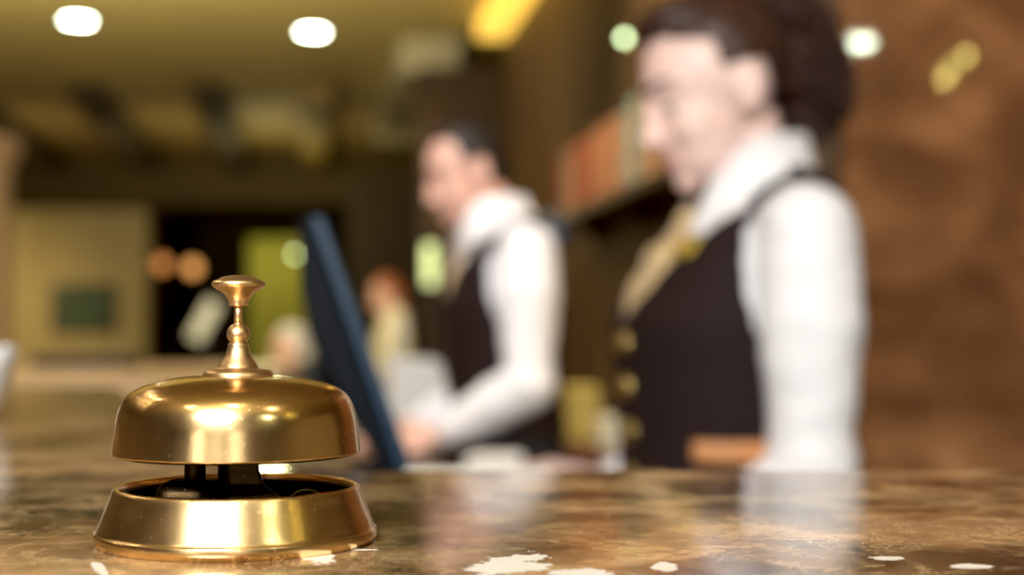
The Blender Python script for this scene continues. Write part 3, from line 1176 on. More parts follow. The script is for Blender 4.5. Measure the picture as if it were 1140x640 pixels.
def side_pt(d, off=0.0, z=0.0):
    """a point on the side wall that lies d metres deep"""
    p = Vector((A_SIDE - 0.14375 * d, d, z))
    return p + side_n * off


side_rz = math.atan2(side_dir.y, side_dir.x)
cz = empty('credenza', side_pt(4.46, 0.245), side_rz)
tag(cz, 'low mahogany credenza against the wall between the two receptionists', 'cabinet')
bm = bmesh.new()
box(bm, -0.85, 0.85, -0.22, 0.22, 0.05, 0.865)
link('carcass', bm, M_mahog, cz, smooth=False)
bm = bmesh.new()
box(bm, -0.87, 0.87, -0.235, 0.24, 0.865, 0.89)
link('cabinet_top', bm, M_mahog, cz, bevel=0.004)
for i in range(3):
    bm = bmesh.new()
    x0 = -0.84 + 0.565 * i
    box(bm, x0, x0 + 0.56, 0.22, 0.238, 0.08, 0.855)
    dr = link('door', bm, M_mahog, cz, bevel=0.004)
    bm = bmesh.new()
    ellipsoid(bm, (x0 + 0.50, 0.25, 0.45), (0.012, 0.014, 0.012))
    link('knob', bm, M_gold, dr)
bm = bmesh.new()
box(bm, -0.82, 0.82, -0.19, 0.19, 0, 0.05)
link('plinth', bm, M_black, cz, smooth=False)

M_yel = simple('yellow_card', (0.62, 0.47, 0.12), 0.6, var=0.1)
M_crm = simple('cream_card', (0.82, 0.78, 0.58), 0.6, var=0.05)


def carton(name, label, at, rz, sx, sy, sz, mat):
    r = empty(name, at, rz)
    tag(r, label, 'box')
    bm = bmesh.new()
    box(bm, -sx, sx, -sy, sy, 0, sz * 0.72)
    link('box_body', bm, mat, r, bevel=0.003)
    bm = bmesh.new()
    box(bm, -sx - 0.003, sx + 0.003, -sy - 0.003, sy + 0.003, sz * 0.70, sz)
    link('lid', bm, mat, r, bevel=0.003)
    return r


p = px(640, 480, 4.75)
carton('storage_box', 'yellow lidded box on the credenza beside the man', ((641 - 570) / F * 4.2, 4.2, 0.89), 0.1, 0.056, 0.07, 0.152, M_yel)
carton('storage_box', 'low cream lidded box on the credenza beside the vest of the woman', ((688 - 570) / F * 3.9, 3.9, 0.89), 0.1, 0.056, 0.06, 0.082, M_crm)

# ------------------------------------------------------------------ shelf with books on the side wall
M_shelf = wood_mat('dark_shelf_wood', (0.03, 0.014, 0.006), (0.07, 0.034, 0.014), (1, 8, 8))
sz_ = CAMZ + 0.420
SHD = 4.55
sh = empty('wall_shelf', side_pt(SHD, 0.0, sz_ - 0.03), side_rz)
tag(sh, 'dark wooden shelf high on the wall holding the row of books', 'shelf')
bm = bmesh.new()
box(bm, -0.95, 0.95, 0.0, 0.155, 0.0, 0.03)
link('shelf_board', bm, M_shelf, sh, bevel=0.003)
for xx in (-0.8, 0.0, 0.8):
    bm = bmesh.new()
    prism(bm, [(0, 0), (0.10, 0), (0, -0.08)], -0.012, 0.012, Matrix.Translation((xx, 0.0, 0)) @ Matrix.Rotation(R(90), 4, 'Z') @ Matrix.Rotation(R(90), 4, 'X'))
    link('bracket', bm, M_shelf, sh)
M_page = simple('page_block', (0.70, 0.62, 0.45), 0.8, var=0.05)
kinds = [('rust red', (0.42, 0.10, 0.045)), ('tan', (0.50, 0.28, 0.14)), ('dark brown', (0.10, 0.05, 0.03)), ('pale cream', (0.62, 0.52, 0.40)),
         ('orange', (0.58, 0.20, 0.06)), ('maroon', (0.16, 0.03, 0.03))]
protos = []
book_group = 'books on the high wall shelf'


def make_book(word, colr, w, h, dep):
    r = empty('book', (0, 0, 0))
    tag(r, word + ' book standing upright in the row on the high wall shelf', 'book', book_group)
    mat = simple('cover_' + word.replace(' ', '_'), colr, 0.6, var=0.1)
    bm = bmesh.new()
    # spine faces the room; two boards with a rounded back
    n = 7
    prof = [(-w / 2, 0.0)] + [(-w / 2 + w * i / (n - 1), dep + 0.006 * math.sin(PI * i / (n - 1))) for i in range(n)] + [(w / 2, 0.0), (w / 2 - 0.003, 0.0), (w / 2 - 0.003, dep - 0.003), (-w / 2 + 0.003, dep - 0.003), (-w / 2 + 0.003, 0.0)]
    prism(bm, prof, 0, h)
    link('cover', bm, mat, r, smooth=False)
    bm = bmesh.new()
    box(bm, -w / 2 + 0.003, w / 2 - 0.003, 0.006, dep - 0.003, 0.004, h - 0.005)
    link('pages', bm, M_page, r, smooth=False)
    return r


dims = [(0.038, 0.215, 0.14), (0.048, 0.225, 0.145), (0.032, 0.20, 0.135), (0.050, 0.22, 0.14), (0.040, 0.23, 0.145), (0.044, 0.21, 0.14)]
x = -0.90
i = 0
teal_done = False
rb = random.Random(11)
order = []
while x < 0.89:
    if not teal_done and x > -0.46:      # gap for the teal binder
        teal_x = x + 0.032
        x += 0.064
        teal_done = True
    k = rb.choice([0, 0, 1, 2, 3, 4, 4, 5, 1])
    order.append(k)
    w = dims[k][0]
    if len(protos) <= k or protos[k] is None:
        while len(protos) <= k:
            protos.append(None)
        b = make_book(kinds[k][0], kinds[k][1], *dims[k])
        protos[k] = b
    else:
        src = protos[k]
        b = src.copy()
        COL.objects.link(b)
        for ch in list(src.children):
            c = ch.copy()
            COL.objects.link(c)
            c.parent = b
    base = side_pt(SHD, 0.0, sz_) + side_dir * (x + w / 2) + side_n * 0.008
    b.location = base
    b.rotation_euler = (0, 0, side_rz)
    x += w + 0.0025
    i += 1
# a teal binder that closes the row near the woman's face
tb = make_book('teal', (0.26, 0.46, 0.40), 0.060, 0.245, 0.15)
tb['label'] = 'pale teal binder among the books, beside the face of the woman'
tb['category'] = 'binder'
tb.name = 'ring_binder'
del tb['group']
tb.location = side_pt(SHD, 0.0, sz_) + side_dir * teal_x + side_n * 0.008
tb.rotation_euler = (0, 0, side_rz)

bl = empty('wall_telephone', side_pt(6.15, 0.0, CAMZ + 114 * 6.15 / F), side_rz)
tag(bl, 'small blue wall box below the far end of the book shelf', 'wall box')
M_blue = simple('blue_plastic', (0.07, 0.17, 0.36), 0.4, var=0.1)
bm = bmesh.new()
box(bm, -0.10, 0.10, 0, 0.06, -0.08, 0.06)
link('box_body', bm, M_blue, bl, bevel=0.01)
bm = bmesh.new()
box(bm, -0.08, 0.08, 0.06, 0.07, -0.02, 0.045)
link('cover_plate', bm, M_blue, bl, bevel=0.004)
bl.name = 'wall_box'

# ------------------------------------------------------------------ room shell
CEIL = CAMZ + 1.69
M_ceil = simple('olive_plaster', (0.50, 0.41, 0.18), 0.9, var=0.06, scale=2)
M_beige = simple('beige_plaster', (0.52, 0.40, 0.20), 0.85, var=0.08, scale=1.5)
M_darkwall = wood_mat('dark_panel_wood', (0.018, 0.010, 0.003), (0.048, 0.028, 0.009), (4, 4, 0.3), rough=0.8)
M_side = wood_mat('gold_brown_panel', (0.030, 0.013, 0.003), (0.135, 0.070, 0.019), (5, 5, 0.35), 1.6, 0.6)
M_stone = stone_wall_mat('brown_stone_cladding', [(0.050, 0.024, 0.012), (0.115, 0.056, 0.027), (0.22, 0.115, 0.056), (0.38, 0.22, 0.115)], 3.4, 0.035)
M_floor = stone_wall_mat('floor_stone', [(0.10, 0.06, 0.03), (0.16, 0.10, 0.05), (0.22, 0.14, 0.08), (0.3, 0.2, 0.12)], 1.5, 0.25)

bm = bmesh.new()
box(bm, -8.0, 5.0, -6.0, 18.0, -0.05, 0.0)
struct('floor', bm, M_floor)
bm = bmesh.new()
box(bm, -8.0, 5.0, -6.0, 18.0, CEIL, CEIL + 0.05)
struct('ceiling', bm, M_ceil)
bm = bmesh.new()
box(bm, -8.05, -8.0, -6.0, 18.0, 0, CEIL)
struct('wall_left', bm, M_beige)
bm = bmesh.new()
box(bm, 5.0, 5.05, -6.0, 3.2, 0, CEIL)
struct('wall_right', bm, M_beige)
bm = bmesh.new()
box(bm, -8.0, 5.0, -6.05, -6.0, 0, CEIL)
struct('wall_front', bm, simple('front_wall_plaster', (0.55, 0.43, 0.20), 0.85, var=0.05, scale=2))
# stone clad wall behind the woman
sx0 = (938 - 570) / F * 3.2
bm = bmesh.new()
box(bm, sx0, 5.0, 3.2, 3.3, 0, CEIL)
struct('wall_stone', bm, M_stone)
# side wall that runs away into the depth
bm = bmesh.new()
a = side_pt(3.21)
b = side_pt(8.0)
c = b - side_n * 0.15
d = a - side_n * 0.25
prism(bm, [(a.x, a.y), (b.x, b.y), (c.x, c.y), (d.x, d.y)], 0, CEIL)
struct('wall_side', bm, M_side)
# far wall pieces
bm = bmesh.new()
box(bm, -8.0, -3.72, 14.6, 14.8, 0, CEIL)
struct('wall_back', bm, M_beige)
bm = bmesh.new()
box(bm, -3.72, 5.0, 17.0, 17.1, 0, CEIL)
struct('wall_far', bm, M_darkwall)
bm = bmesh.new()
box(bm, -3.80, -3.72, 14.8, 17.0, 0, CEIL)
struct('wall_recess', bm, M_darkwall)
# dark lowered beam over the far wall
bm = bmesh.new()
box(bm, -8.0, -0.9, 14.0, 14.6, 2.42, CEIL)
struct('trim_1', bm, wood_mat('dark_soffit_wood', (0.05, 0.032, 0.010), (0.09, 0.058, 0.018), (0.5, 4, 4), rough=0.8))
# cornice with amber light cove along the top of the side wall
M_amber = emitter('amber_cove', (1.0, 0.62, 0.10), 1.1)
bm = bmesh.new()
a = side_pt(5.6, 0.0)
b = side_pt(7.9, 0.0)
q = [a + side_n * 0.0, b + side_n * 0.0, b + side_n * 0.16, a + side_n * 0.16]
prism(bm, [(v.x, v.y) for v in q], CEIL - 0.10, CEIL - 0.002)
cov = link('cove_light', bm, M_amber, smooth=False)
tag(cov, 'amber glowing light cove running along the ceiling edge above the man', 'light')
bm = bmesh.new()
a = side_pt(8.4, 0.20)
b = side_pt(11.6, 0.20)
q = [a, b, b + side_n * 0.35, a + side_n * 0.35]
prism(bm, [(v.x, v.y) for v in q], CEIL - 0.20, CEIL - 0.001)
struct('trim_2', bm, simple('pale_cornice', (0.40, 0.36, 0.24), 0.7, var=0.05))

# dark wood partition behind the man
pt = empty('wood_partition', (-0.29, 8.15, 0))
tag(pt, 'tall dark wooden partition standing behind the head of the man', 'partition')
bm = bmesh.new()
box(bm, -0.23, 0.23, -0.05, 0.35, 0, 2.60)
link('panel', bm, wood_mat('walnut_panel', (0.022, 0.010, 0.003), (0.046, 0.022, 0.007), (5, 5, 0.4), rough=0.8), pt, bevel=0.01)
bm = bmesh.new()
box(bm, -0.26, 0.26, -0.08, 0.38, 2.60, 2.68)
link('cap_rail', bm, M_darkwall, pt, bevel=0.01)

bm = bmesh.new()
box(bm, -7.9, -0.7, 10.4, 14.0, CEIL - 0.02, CEIL - 0.001)
struct('trim_3', bm, wood_mat('soffit_wood', (0.16, 0.10, 0.030), (0.25, 0.165, 0.052), (3, 0.4, 3), rough=0.7))
# ceiling beams, dark, running into the depth
bgroup = 'dark beams across the far ceiling'
room_dir = Vector((-0.14375, 1, 0))
first = None
for nm, x_at in (('leftmost dark ceiling beam at the picture edge', -55), ('dark ceiling beam second from the left, over the picture wall', 95), ('dark ceiling beam between the two downlights', 232), ('short dim ceiling beam below the right downlight', 352)):
    d0 = 9.9
    o = Vector(((x_at - 570) / F * d0, d0, 0))
    bm = bmesh.new()
    Mb = Matrix.Translation((0, 0, 0))
    box(bm, -0.11, 0.11, 0, 4.2, -0.16, -0.001)
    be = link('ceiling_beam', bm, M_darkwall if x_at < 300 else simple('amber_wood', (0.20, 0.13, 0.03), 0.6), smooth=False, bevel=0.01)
    be.location = (o.x, o.y, CEIL)
    be.rotation_euler = (0, 0, math.atan2(0.14375, 1))
    tag(be, nm, 'beam', bgroup)

# ceiling downlights
M_disc = emitter('downlight_disc', (0.92, 1.0, 0.80), 40)
M_ring = simple('white_trim_ring', (0.6, 0.58, 0.5), 0.5)


M_disc_b = emitter('bright_downlight_disc', (0.88, 1.0, 0.72), 330)


def downlight(label, loc, r=0.072, m=None):
    e = empty('ceiling_downlight', loc)
    tag(e, label, 'light', 'round ceiling downlights')
    bm = bmesh.new()
    lathe(bm, [(r, -0.001), (r + 0.022, -0.001), (r + 0.024, -0.006), (r + 0.003, -0.010), (r, -0.006)], 40, closed=True)
    link('trim_ring', bm, M_ring, e)
    bm = bmesh.new()
    lathe(bm, [(0, -0.003), (r, -0.003), (r, -0.001), (0, -0.001)], 40)
    link('diffuser', bm, m or M_disc, e)
    return e


def on_ceiling(x, y):
    d = (CEIL - CAMZ) * F / (HOR - y)
    return ((x - 570) / F * d, d, CEIL)


downlight('round white ceiling downlight at the upper left corner', on_ceiling(84, 20))
downlight('round white ceiling downlight above the bell knob', on_ceiling(347, 33))
downlight('round ceiling downlight behind the viewer, mirrored in the stone wall', (2.06, 2 * 3.2 - 8.45, CEIL), m=M_disc_b)

# small three-bulb chandelier behind the viewer, seen mirrored in the stone
chd = empty('chandelier', (2.16, -0.6, 2.50))
tag(chd, 'small three-bulb brass chandelier mirrored as yellow glints in the stone wall', 'lamp')
bm = bmesh.new()
lathe(bm, [(0, -0.02), (0.02, -0.015), (0.006, 0.01), (0.006, CEIL - 2.50 - 0.02), (0.05, CEIL - 2.50 - 0.015), (0.05, CEIL - 2.50 - 0.001), (0, CEIL - 2.50 - 0.001)], 20)
link('rod', bm, M_gold, chd)
M_bulb = emitter('yellow_bulb', (1.0, 0.86, 0.22), 90)
for dx, dz in ((-0.03, -0.06), (0.075, 0.05), (0.0, -0.005)):
    bm = bmesh.new()
    tube(bm, [(0, 0, 0), (dx * 0.5, -0.03, dz - 0.045), (dx, -0.04, dz - 0.022)], 0.004)
    ar_ = link('arm', bm, M_gold, chd)
    bm = bmesh.new()
    ellipsoid(bm, (dx, -0.04, dz), (0.015, 0.015, 0.022))
    link('bulb', bm, M_bulb, ar_)

# small lamps that blur into discs
def globe_lamp(name, label, loc, r, col, strength, style, group=None):
    e = empty(name, loc)
    tag(e, label, 'lamp', group)
    bm = bmesh.new()
    ellipsoid(bm, (0, 0, 0), (r, r, r))
    link('globe', bm, emitter('glow_' + label.split()[0] + '_' + label.split()[1], col, strength), e)
    if style == 'pendant':
        bm = bmesh.new()
        L = CEIL - loc[2]
        lathe(bm, [(0, r * 0.9), (0.012, r * 0.9), (0.004, r * 1.3), (0.004, L - 0.03), (0.04, L - 0.02), (0.04, L - 0.001), (0, L - 0.001)], 16)
        link('cord', bm, M_black, e)
    else:
        n = side_n
        bm = bmesh.new()
        back = Vector((-n.x, -n.y, 0)) * 0.085
        tube(bm, [Vector((0, 0, -r * 0.8)), Vector((0, 0, -r * 1.6)), back * 0.6 + Vector((0, 0, -r * 1.8)), back + Vector((0, 0, -r * 1.2))], 0.006)
        link('arm', bm, M_gold, e)
    return e


globe_lamp('pendant_lamp', 'dim amber pendant lamp, left one in the dark recess', px(180, 294, 15.0), 0.075, (0.9, 0.36, 0.10), 0.9, 'pendant', 'amber pendant lamps')
globe_lamp('pendant_lamp', 'brighter amber pendant lamp just left of the bell knob', px(214, 298, 15.0), 0.075, (1.0, 0.45, 0.13), 1.3, 'pendant', 'amber pendant lamps')
globe_lamp('pendant_lamp', 'pale green lamp glinting at the left edge of the monitor', px(328, 283, 12.0), 0.016, (0.80, 1.0, 0.45), 9, 'pendant')
q = side_pt(4.55, 0.09)
globe_lamp('wall_sconce', 'pale green sconce lamp in front of the forehead of the woman', (q.x, q.y, CAMZ + (HOR - 41) * q.y / F), 0.012, (0.75, 1.0, 0.55), 8, 'sconce')

# ------------------------------------------------------------------ left background
M_beige_stone = stone_wall_mat('beige_stone', [(0.40, 0.27, 0.14), (0.52, 0.36, 0.20), (0.62, 0.45, 0.27), (0.7, 0.55, 0.36)], 3, 0.3)
bc = empty('side_counter', (-2.55, 2.9, 0))
tag(bc, 'second counter with pale beige stone top, far left behind the marble', 'counter')
zc = CAMZ - 40 * 3.4 / F
bm = bmesh.new()
box(bm, -1.4, 2.05, -0.55, 0.50, zc - 0.05, zc)
link('counter_top', bm, M_beige_stone, bc, bevel=0.006)
bm = bmesh.new()
box(bm, -1.38, 2.02, -0.50, 0.46, 0, zc - 0.05)
link('counter_front', bm, simple('tan_panel', (0.34, 0.24, 0.12), 0.6, var=0.08), bc, smooth=False)
fd = empty('leather_folder', (px(100, 400, 3.15).x, 3.15, zc), 0.1)
tag(fd, 'dark leather folder lying on the beige side counter', 'folder')
bm = bmesh.new()
box(bm, -0.10, 0.10, -0.11, 0.11, 0, 0.006)
box(bm, -0.10, 0.10, -0.11, 0.11, 0.020, 0.026)
box(bm, -0.102, -0.094, -0.11, 0.11, 0, 0.026)
link('cover', bm, simple('dark_leather', (0.02, 0.012, 0.006), 0.5), fd, bevel=0.002)
bm = bmesh.new()
box(bm, -0.093, 0.095, -0.105, 0.105, 0.006, 0.020)
link('pages', bm, simple('dark_pages', (0.06, 0.04, 0.02), 0.8), fd, smooth=False)

M_picf = wood_mat('picture_frame_wood', (0.03, 0.018, 0.008), (0.06, 0.035, 0.016))
pic = empty('framed_picture', (px(93, 343, 14.55).x, 14.58, px(93, 343, 14.55).z))
tag(pic, 'dark green framed picture on the beige far wall', 'picture')
bm = bmesh.new()
for (x0, x1, z0, z1) in ((-0.33, 0.33, 0.20, 0.245), (-0.33, 0.33, -0.245, -0.20), (-0.33, -0.28, -0.20, 0.20), (0.28, 0.33, -0.20, 0.20)):
    box(bm, x0, x1, -0.03, 0.01, z0, z1)
link('frame', bm, M_picf, pic, bevel=0.004)
bm = bmesh.new()
box(bm, -0.285, 0.285, -0.012, 0.0, -0.205, 0.205)
link('canvas', bm, simple('green_painting', (0.05, 0.085, 0.04), 0.6, var=0.5, scale=6), pic, smooth=False)

# beige column at the very left edge
bm = bmesh.new()
lathe(bm, [(0, 0), (0.30, 0), (0.30, 0.16), (0.24, 0.22), (0.215, 0.30), (0.20, 2.2), (0.24, 2.35), (0.28, 2.38), (0.28, 2.48), (0, 2.48)], 48)
colm = link('round_column', bm, simple('pink_beige_stone', (0.48, 0.32, 0.20), 0.6, var=0.08))
colm.location = (px(-25, 300, 9.5).x, 9.5, 0)
tag(colm, 'pinkish beige round column at the left picture edge', 'column')
# white cup at the left edge of the counter
cup = empty('coffee_cup', ((-37 - 570) / F * 1.02, 1.02, TOP))
tag(cup, 'white porcelain cup at the left edge of the marble counter', 'cup')
M_porc = simple('white_porcelain', (0.80, 0.80, 0.84), 0.2, var=0.02)
bm = bmesh.new()
lathe(bm, [(0, 0.002), (0.018, 0.002), (0.019, 0.0002), (0.021, 0.0004), (0.0225, 0.006), (0.029, 0.018), (0.033, 0.036), (0.0345, 0.050), (0.0330, 0.0505), (0.031, 0.036), (0.027, 0.020), (0.019, 0.010), (0, 0.009)], 48)
link('cup_body', bm, M_porc, cup)
bm = bmesh.new()
tube(bm, [(-0.030, 0, 0.042), (-0.044, 0, 0.040), (-0.048, 0, 0.029), (-0.041, 0, 0.019), (-0.028, 0, 0.017)], 0.003)
link('handle', bm, M_porc, cup)

# yellow-green curtain in the recess
bm = bmesh.new()
dC = 13.2
x0, x1 = px(277, 0, dC).x, px(338, 0, dC).x
rows = []
n = 80
for i in range(n + 1):
    t = i / n
    yy = dC + 0.035 * math.sin(t * 2 * PI * 8) + 0.012 * math.sin(t * 37)
    xx = x0 + (x1 - x0) * t
    rows.append([bm.verts.new((xx, yy, z)) for z in (0.02, 0.8, 1.5, 2.04)])
for a, b in zip(rows[:-1], rows[1:]):
    for k in range(3):
        bm.faces.new((a[k], b[k], b[k + 1], a[k + 1]))
cu = link('curtain', bm, simple('yellow_green_cloth', (0.46, 0.44, 0.09), 0.8, var=0.1, scale=8))
solid(cu, 0.004, 0)
tag(cu, 'yellow-green pleated curtain in the background between bell knob and monitor', 'curtain')
# white card on a stand, tilted
cs = empty('menu_stand', (px(229, 357, 8.0).x, 8.0, 0))
tag(cs, 'white tilted menu card on a thin black stand left of the bell knob', 'menu stand')
zq = px(229, 357, 8.0).z
bm = bmesh.new()
box(bm, -0.042, 0.042, -0.006, 0.006, -0.12, 0.12, Matrix.Translation((0, -0.03, zq)) @ Matrix.Rotation(R(26), 4, 'Y') @ Matrix.Rotation(R(-12), 4, 'X'))
link('card', bm, simple('grey_white_card', (0.66, 0.68, 0.66), 0.6, var=0.05), cs, bevel=0.002)
bm = bmesh.new()
lathe(bm, [(0, 0), (0.15, 0), (0.15, 0.015), (0.02, 0.03), (0.012, 0.05), (0.012, zq - 0.02), (0, zq - 0.02)], 24)
link('stand', bm, M_black, cs)

# lit glass slot beside the man: upright wall lamp on a dark door post
ls = empty('floor_lamp', (px(479, 295, 7.7).x, 7.7, 0))
tag(ls, 'tall slender lamp with a pale green glowing tube left of the man', 'lamp')
za, zb = px(0, 318, 7.7).z, px(0, 272, 7.7).z
bm = bmesh.new()
lathe(bm, [(0, za), (0.028, za), (0.032, za + 0.02), (0.032, zb - 0.02), (0.028, zb), (0, zb)], 24)
link('lamp_tube', bm, emitter('pale_green_tube', (0.72, 0.85, 0.40), 1.1), ls)
bm = bmesh.new()
lathe(bm, [(0, 0), (0.16, 0), (0.16, 0.02), (0.03, 0.04), (0.018, 0.06), (0.018, za - 0.04), (0.034, za - 0.03), (0.034, za), (0, za)], 24)
link('pole', bm, M_black, ls)
bm = bmesh.new()
lathe(bm, [(0, zb), (0.034, zb), (0.034, zb + 0.03), (0, zb + 0.035)], 24)
link('lamp_cap', bm, M_black, ls)

# dark double door in the depth
dd = empty('wooden_door', (px(432, 0, 12.5).x, 12.5, 0))
tag(dd, 'dark wooden door leaf standing in the depth left of the man', 'door')
bm = bmesh.new()
box(bm, -0.34, 0.40, -0.03, 0.03, 0, 2.45)
link('door_leaf', bm, M_darkwall, dd, bevel=0.01)
for z0, z1 in ((0.2, 1.0), (1.15, 2.25)):
    bm = bmesh.new()
    box(bm, -0.24, 0.30, -0.045, -0.03, z0, z1)
    link('raised_panel', bm, M_darkwall, dd, bevel=0.01)

# ---- guests in the depth
M_cream = simple('cream_knit', (0.74, 0.68, 0.50), 0.85, var=0.08)
M_navy = simple('navy_wool', (0.012, 0.020, 0.045), 0.8, var=0.2)
M_auburn = simple('copper_hair', (0.30, 0.09, 0.03), 0.5, var=0.3, bump=0.4)
M_grey_hair = simple('silver_hair', (0.62, 0.60, 0.64), 0.5, var=0.15, bump=0.4)
M_tan_tr = simple('pale_trousers', (0.60, 0.57, 0.50), 0.8, var=0.06)


def guest_hair(root, H, mat, long=False):
    bm = bmesh.new()
    ellipsoid(bm, (-0.014, 0, 0.034), (0.100, 0.085, 0.093), H, None, 28, 18)
    ellipsoid(bm, (-0.06, 0, -0.02), (0.052, 0.070, 0.060), H)
    if long:
        ellipsoid(bm, (-0.055, 0, -0.08), (0.050, 0.078, 0.075), H)
    bm = fuse(bm, 0.006, 3)
    I = H.inverted()
    for v in bm.verts:
        q = I @ v.co
        v.co += v.normal * mnoise.noise(Vector((q.x * 40, q.y * 110, q.z * 50))) * 0.004

    def pr_(c):
        q = I @ c
        return (q.x > 0.028 and q.z < 0.085) or (q.x > -0.025 and q.z < 0.02)
    cut(bm, pr_)
    return link('hair', bm, mat, root)


dG = 9.0
JG = dict(
    head=(0.03, 0, 1.415), pitch=18, neck=(-0.02, 0, 1.275), nk=0.95,
    torso=[(-0.02, 0, 1.28, 0.055, 0.085), (-0.015, 0, 1.24, 0.080, 0.14), (-0.005, 0, 1.18, 0.098, 0.155), (0, 0, 1.10, 0.105, 0.152),
           (0, 0, 0.98, 0.10, 0.14), (0, 0, 0.90, 0.105, 0.15), (0, 0, 0.82, 0.11, 0.165), (0, 0, 0.76, 0.105, 0.165)],
    sh_l=(-0.02, 0.17, 1.225), el_l=(-0.04, 0.20, 0.97), wr_l=(0.17, 0.14, 0.92),
    sh_r=(-0.02, -0.17, 1.225), el_r=(-0.04, -0.20, 0.97), wr_r=(0.17, -0.14, 0.92),
    hd_l=(1, -0.3, 0), hn_l=(0, 0.2, 1), hd_r=(1, 0.3, 0), hn_r=(0, -0.2, 1), hs=0.9, thumb=-1,
    hip_l=(0, 0.085, 0.76), kn_l=(0.01, 0.085, 0.43), an_l=(-0.02, 0.085, 0.085),
    hip_r=(0, -0.085, 0.76), kn_r=(0.01, -0.085, 0.43), an_r=(-0.02, -0.085, 0.085),
    shirt_top=1.27, shirt_hem=0.80, belt=0.88)
g1, H1, n1 = person('person', 'distant copper-haired guest in a cream sweater standing right of the monitor', (px(436, 0, dG).x, dG, 0), R(195), JG,
                    dict(skin=M_skin_m, hair=M_auburn, shirt=M_cream, trousers=M_tan_tr, shoe=M_shoe), voxel=0.006)
guest_hair(g1, H1, M_auburn, True)

dS = 7.2
zs = 0.45
JS = dict(
    head=(0.03, 0, 1.115), pitch=14, hscale=0.9, neck=(-0.03, 0, 0.985), nk=1.0,
    torso=[(-0.03, 0, 1.02, 0.055, 0.09), (-0.025, 0, 0.985, 0.085, 0.155), (-0.02, 0, 0.92, 0.105, 0.175), (-0.015, 0, 0.84, 0.112, 0.172),
           (-0.01, 0, 0.74, 0.112, 0.165), (-0.01, 0, 0.64, 0.118, 0.172), (0, 0, 0.56, 0.125, 0.180), (0, 0, 0.49, 0.11, 0.175)],
    sh_l=(-0.03, 0.19, 0.965), el_l=(0.03, 0.25, 0.70), wr_l=(0.25, 0.16, 0.645),
    sh_r=(-0.03, -0.19, 0.965), el_r=(0.03, -0.25, 0.70), wr_r=(0.25, -0.16, 0.645),
    hd_l=(1, -0.2, -0.1), hn_l=(0, 0.2, 1), hd_r=(1, 0.2, -0.1), hn_r=(0, -0.2, 1), hs=1.0, thumb=-1,
    hip_l=(0.02, 0.09, 0.53), kn_l=(0.42, 0.11, 0.52), an_l=(0.42, 0.11, 0.085),
    hip_r=(0.02, -0.09, 0.53), kn_r=(0.42, -0.11, 0.52), an_r=(0.42, -0.11, 0.085),
    shirt_top=1.015, shirt_hem=0.54, belt=0.60)
g2, H2, n2 = person('person', 'distant silver-haired guest in a navy jacket seated behind the bell', (px(331, 0, dS).x, dS, 0), R(195), JS,
                    dict(skin=M_skin_m, hair=M_grey_hair, shirt=M_navy, trousers=M_navy, shoe=M_shoe), voxel=0.006)
guest_hair(g2, H2, M_grey_hair, True)
# his armchair
ch = empty('armchair', (px(331, 0, dS).x, dS, 0), R(195))
tag(ch, 'dark upholstered armchair under the seated silver-haired guest', 'chair')
M_uph = simple('pale_grey_upholstery', (0.50, 0.49, 0.52), 0.8, var=0.1)
bm = bmesh.new()
box(bm, -0.16, 0.36, -0.29, 0.29, 0.22, 0.415)
link('seat', bm, M_uph, ch, bevel=0.03, seg=3)
bm = bmesh.new()
box(bm, -0.32, -0.17, -0.35, 0.35, 0.22, 0.92, Matrix.Rotation(R(-6), 4, 'Y'))
link('backrest', bm, M_uph, ch, bevel=0.04, seg=3)
ch['label'] = 'pale grey upholstered armchair under the seated silver-haired guest'
for s in (-1, 1):
    bm = bmesh.new()
    box(bm, -0.20, 0.34, s * 0.355 - 0.045, s * 0.355 + 0.045, 0.22, 0.60)
    link('armrest', bm, M_uph, ch, bevel=0.03, seg=3)
    for xx in (-0.2, 0.30):
        bm = bmesh.new()
        lathe(bm, [(0, 0), (0.016, 0), (0.026, 0.22), (0, 0.22)], 16, Matrix.Translation((xx, s * 0.3, 0)))
        link('leg', bm, M_shelf, ch)

# ------------------------------------------------------------------ lights
def area(name, loc, target, sx, sy, power, col, spread=None):
    L = bpy.data.lights.new(name, 'AREA')
    L.shape = 'RECTANGLE'
    L.size = sx
    L.size_y = sy
    L.energy = power
    L.color = col
    if spread:
        L.spread = spread
    o = bpy.data.objects.new(name, L)
    COL.objects.link(o)
    o.location = loc
    d = Vector(target) - Vector(loc)
    o.rotation_euler = d.to_track_quat('-Z', 'Y').to_euler()
    return o


def spot(name, loc, target, power, col, ang=70, blend=0.6, size=0.05):
    L = bpy.data.lights.new(name, 'SPOT')
    L.energy = power
    L.color = col
    L.spot_size = R(ang)
    L.spot_blend = blend
    L.shadow_soft_size = size
    o = bpy.data.objects.new(name, L)
    COL.objects.link(o)
    o.location = loc
    d = Vector(target) - Vector(loc)
    o.rotation_euler = d.to_track_quat('-Z', 'Y').to_euler()
    return o


def point(name, loc, power, col, size=0.1):
    L = bpy.data.lights.new(name, 'POINT')
    L.energy = power
    L.color = col
    L.shadow_soft_size = size
    o = bpy.data.objects.new(name, L)
    COL.objects.link(o)
    o.location = loc
    return o


WARM = (1.0, 0.80, 0.50)
area('key_softbox', (-0.55, -1.7, 2.62), (0.05, 1.2, 1.2), 1.1, 0.8, 145, (1.0, 0.98, 0.95))
for wx, wp in ((-3.0, 18), (-1.1, 5), (0.9, 14)):
    area('front_fill', (wx, -5.7, 1.75), (wx + 0.2, 2.0, 1.5), 1.3, 1.9, wp, (1.0, 0.95, 0.87))  # added fill behind the camera, brightens the dome side and the people
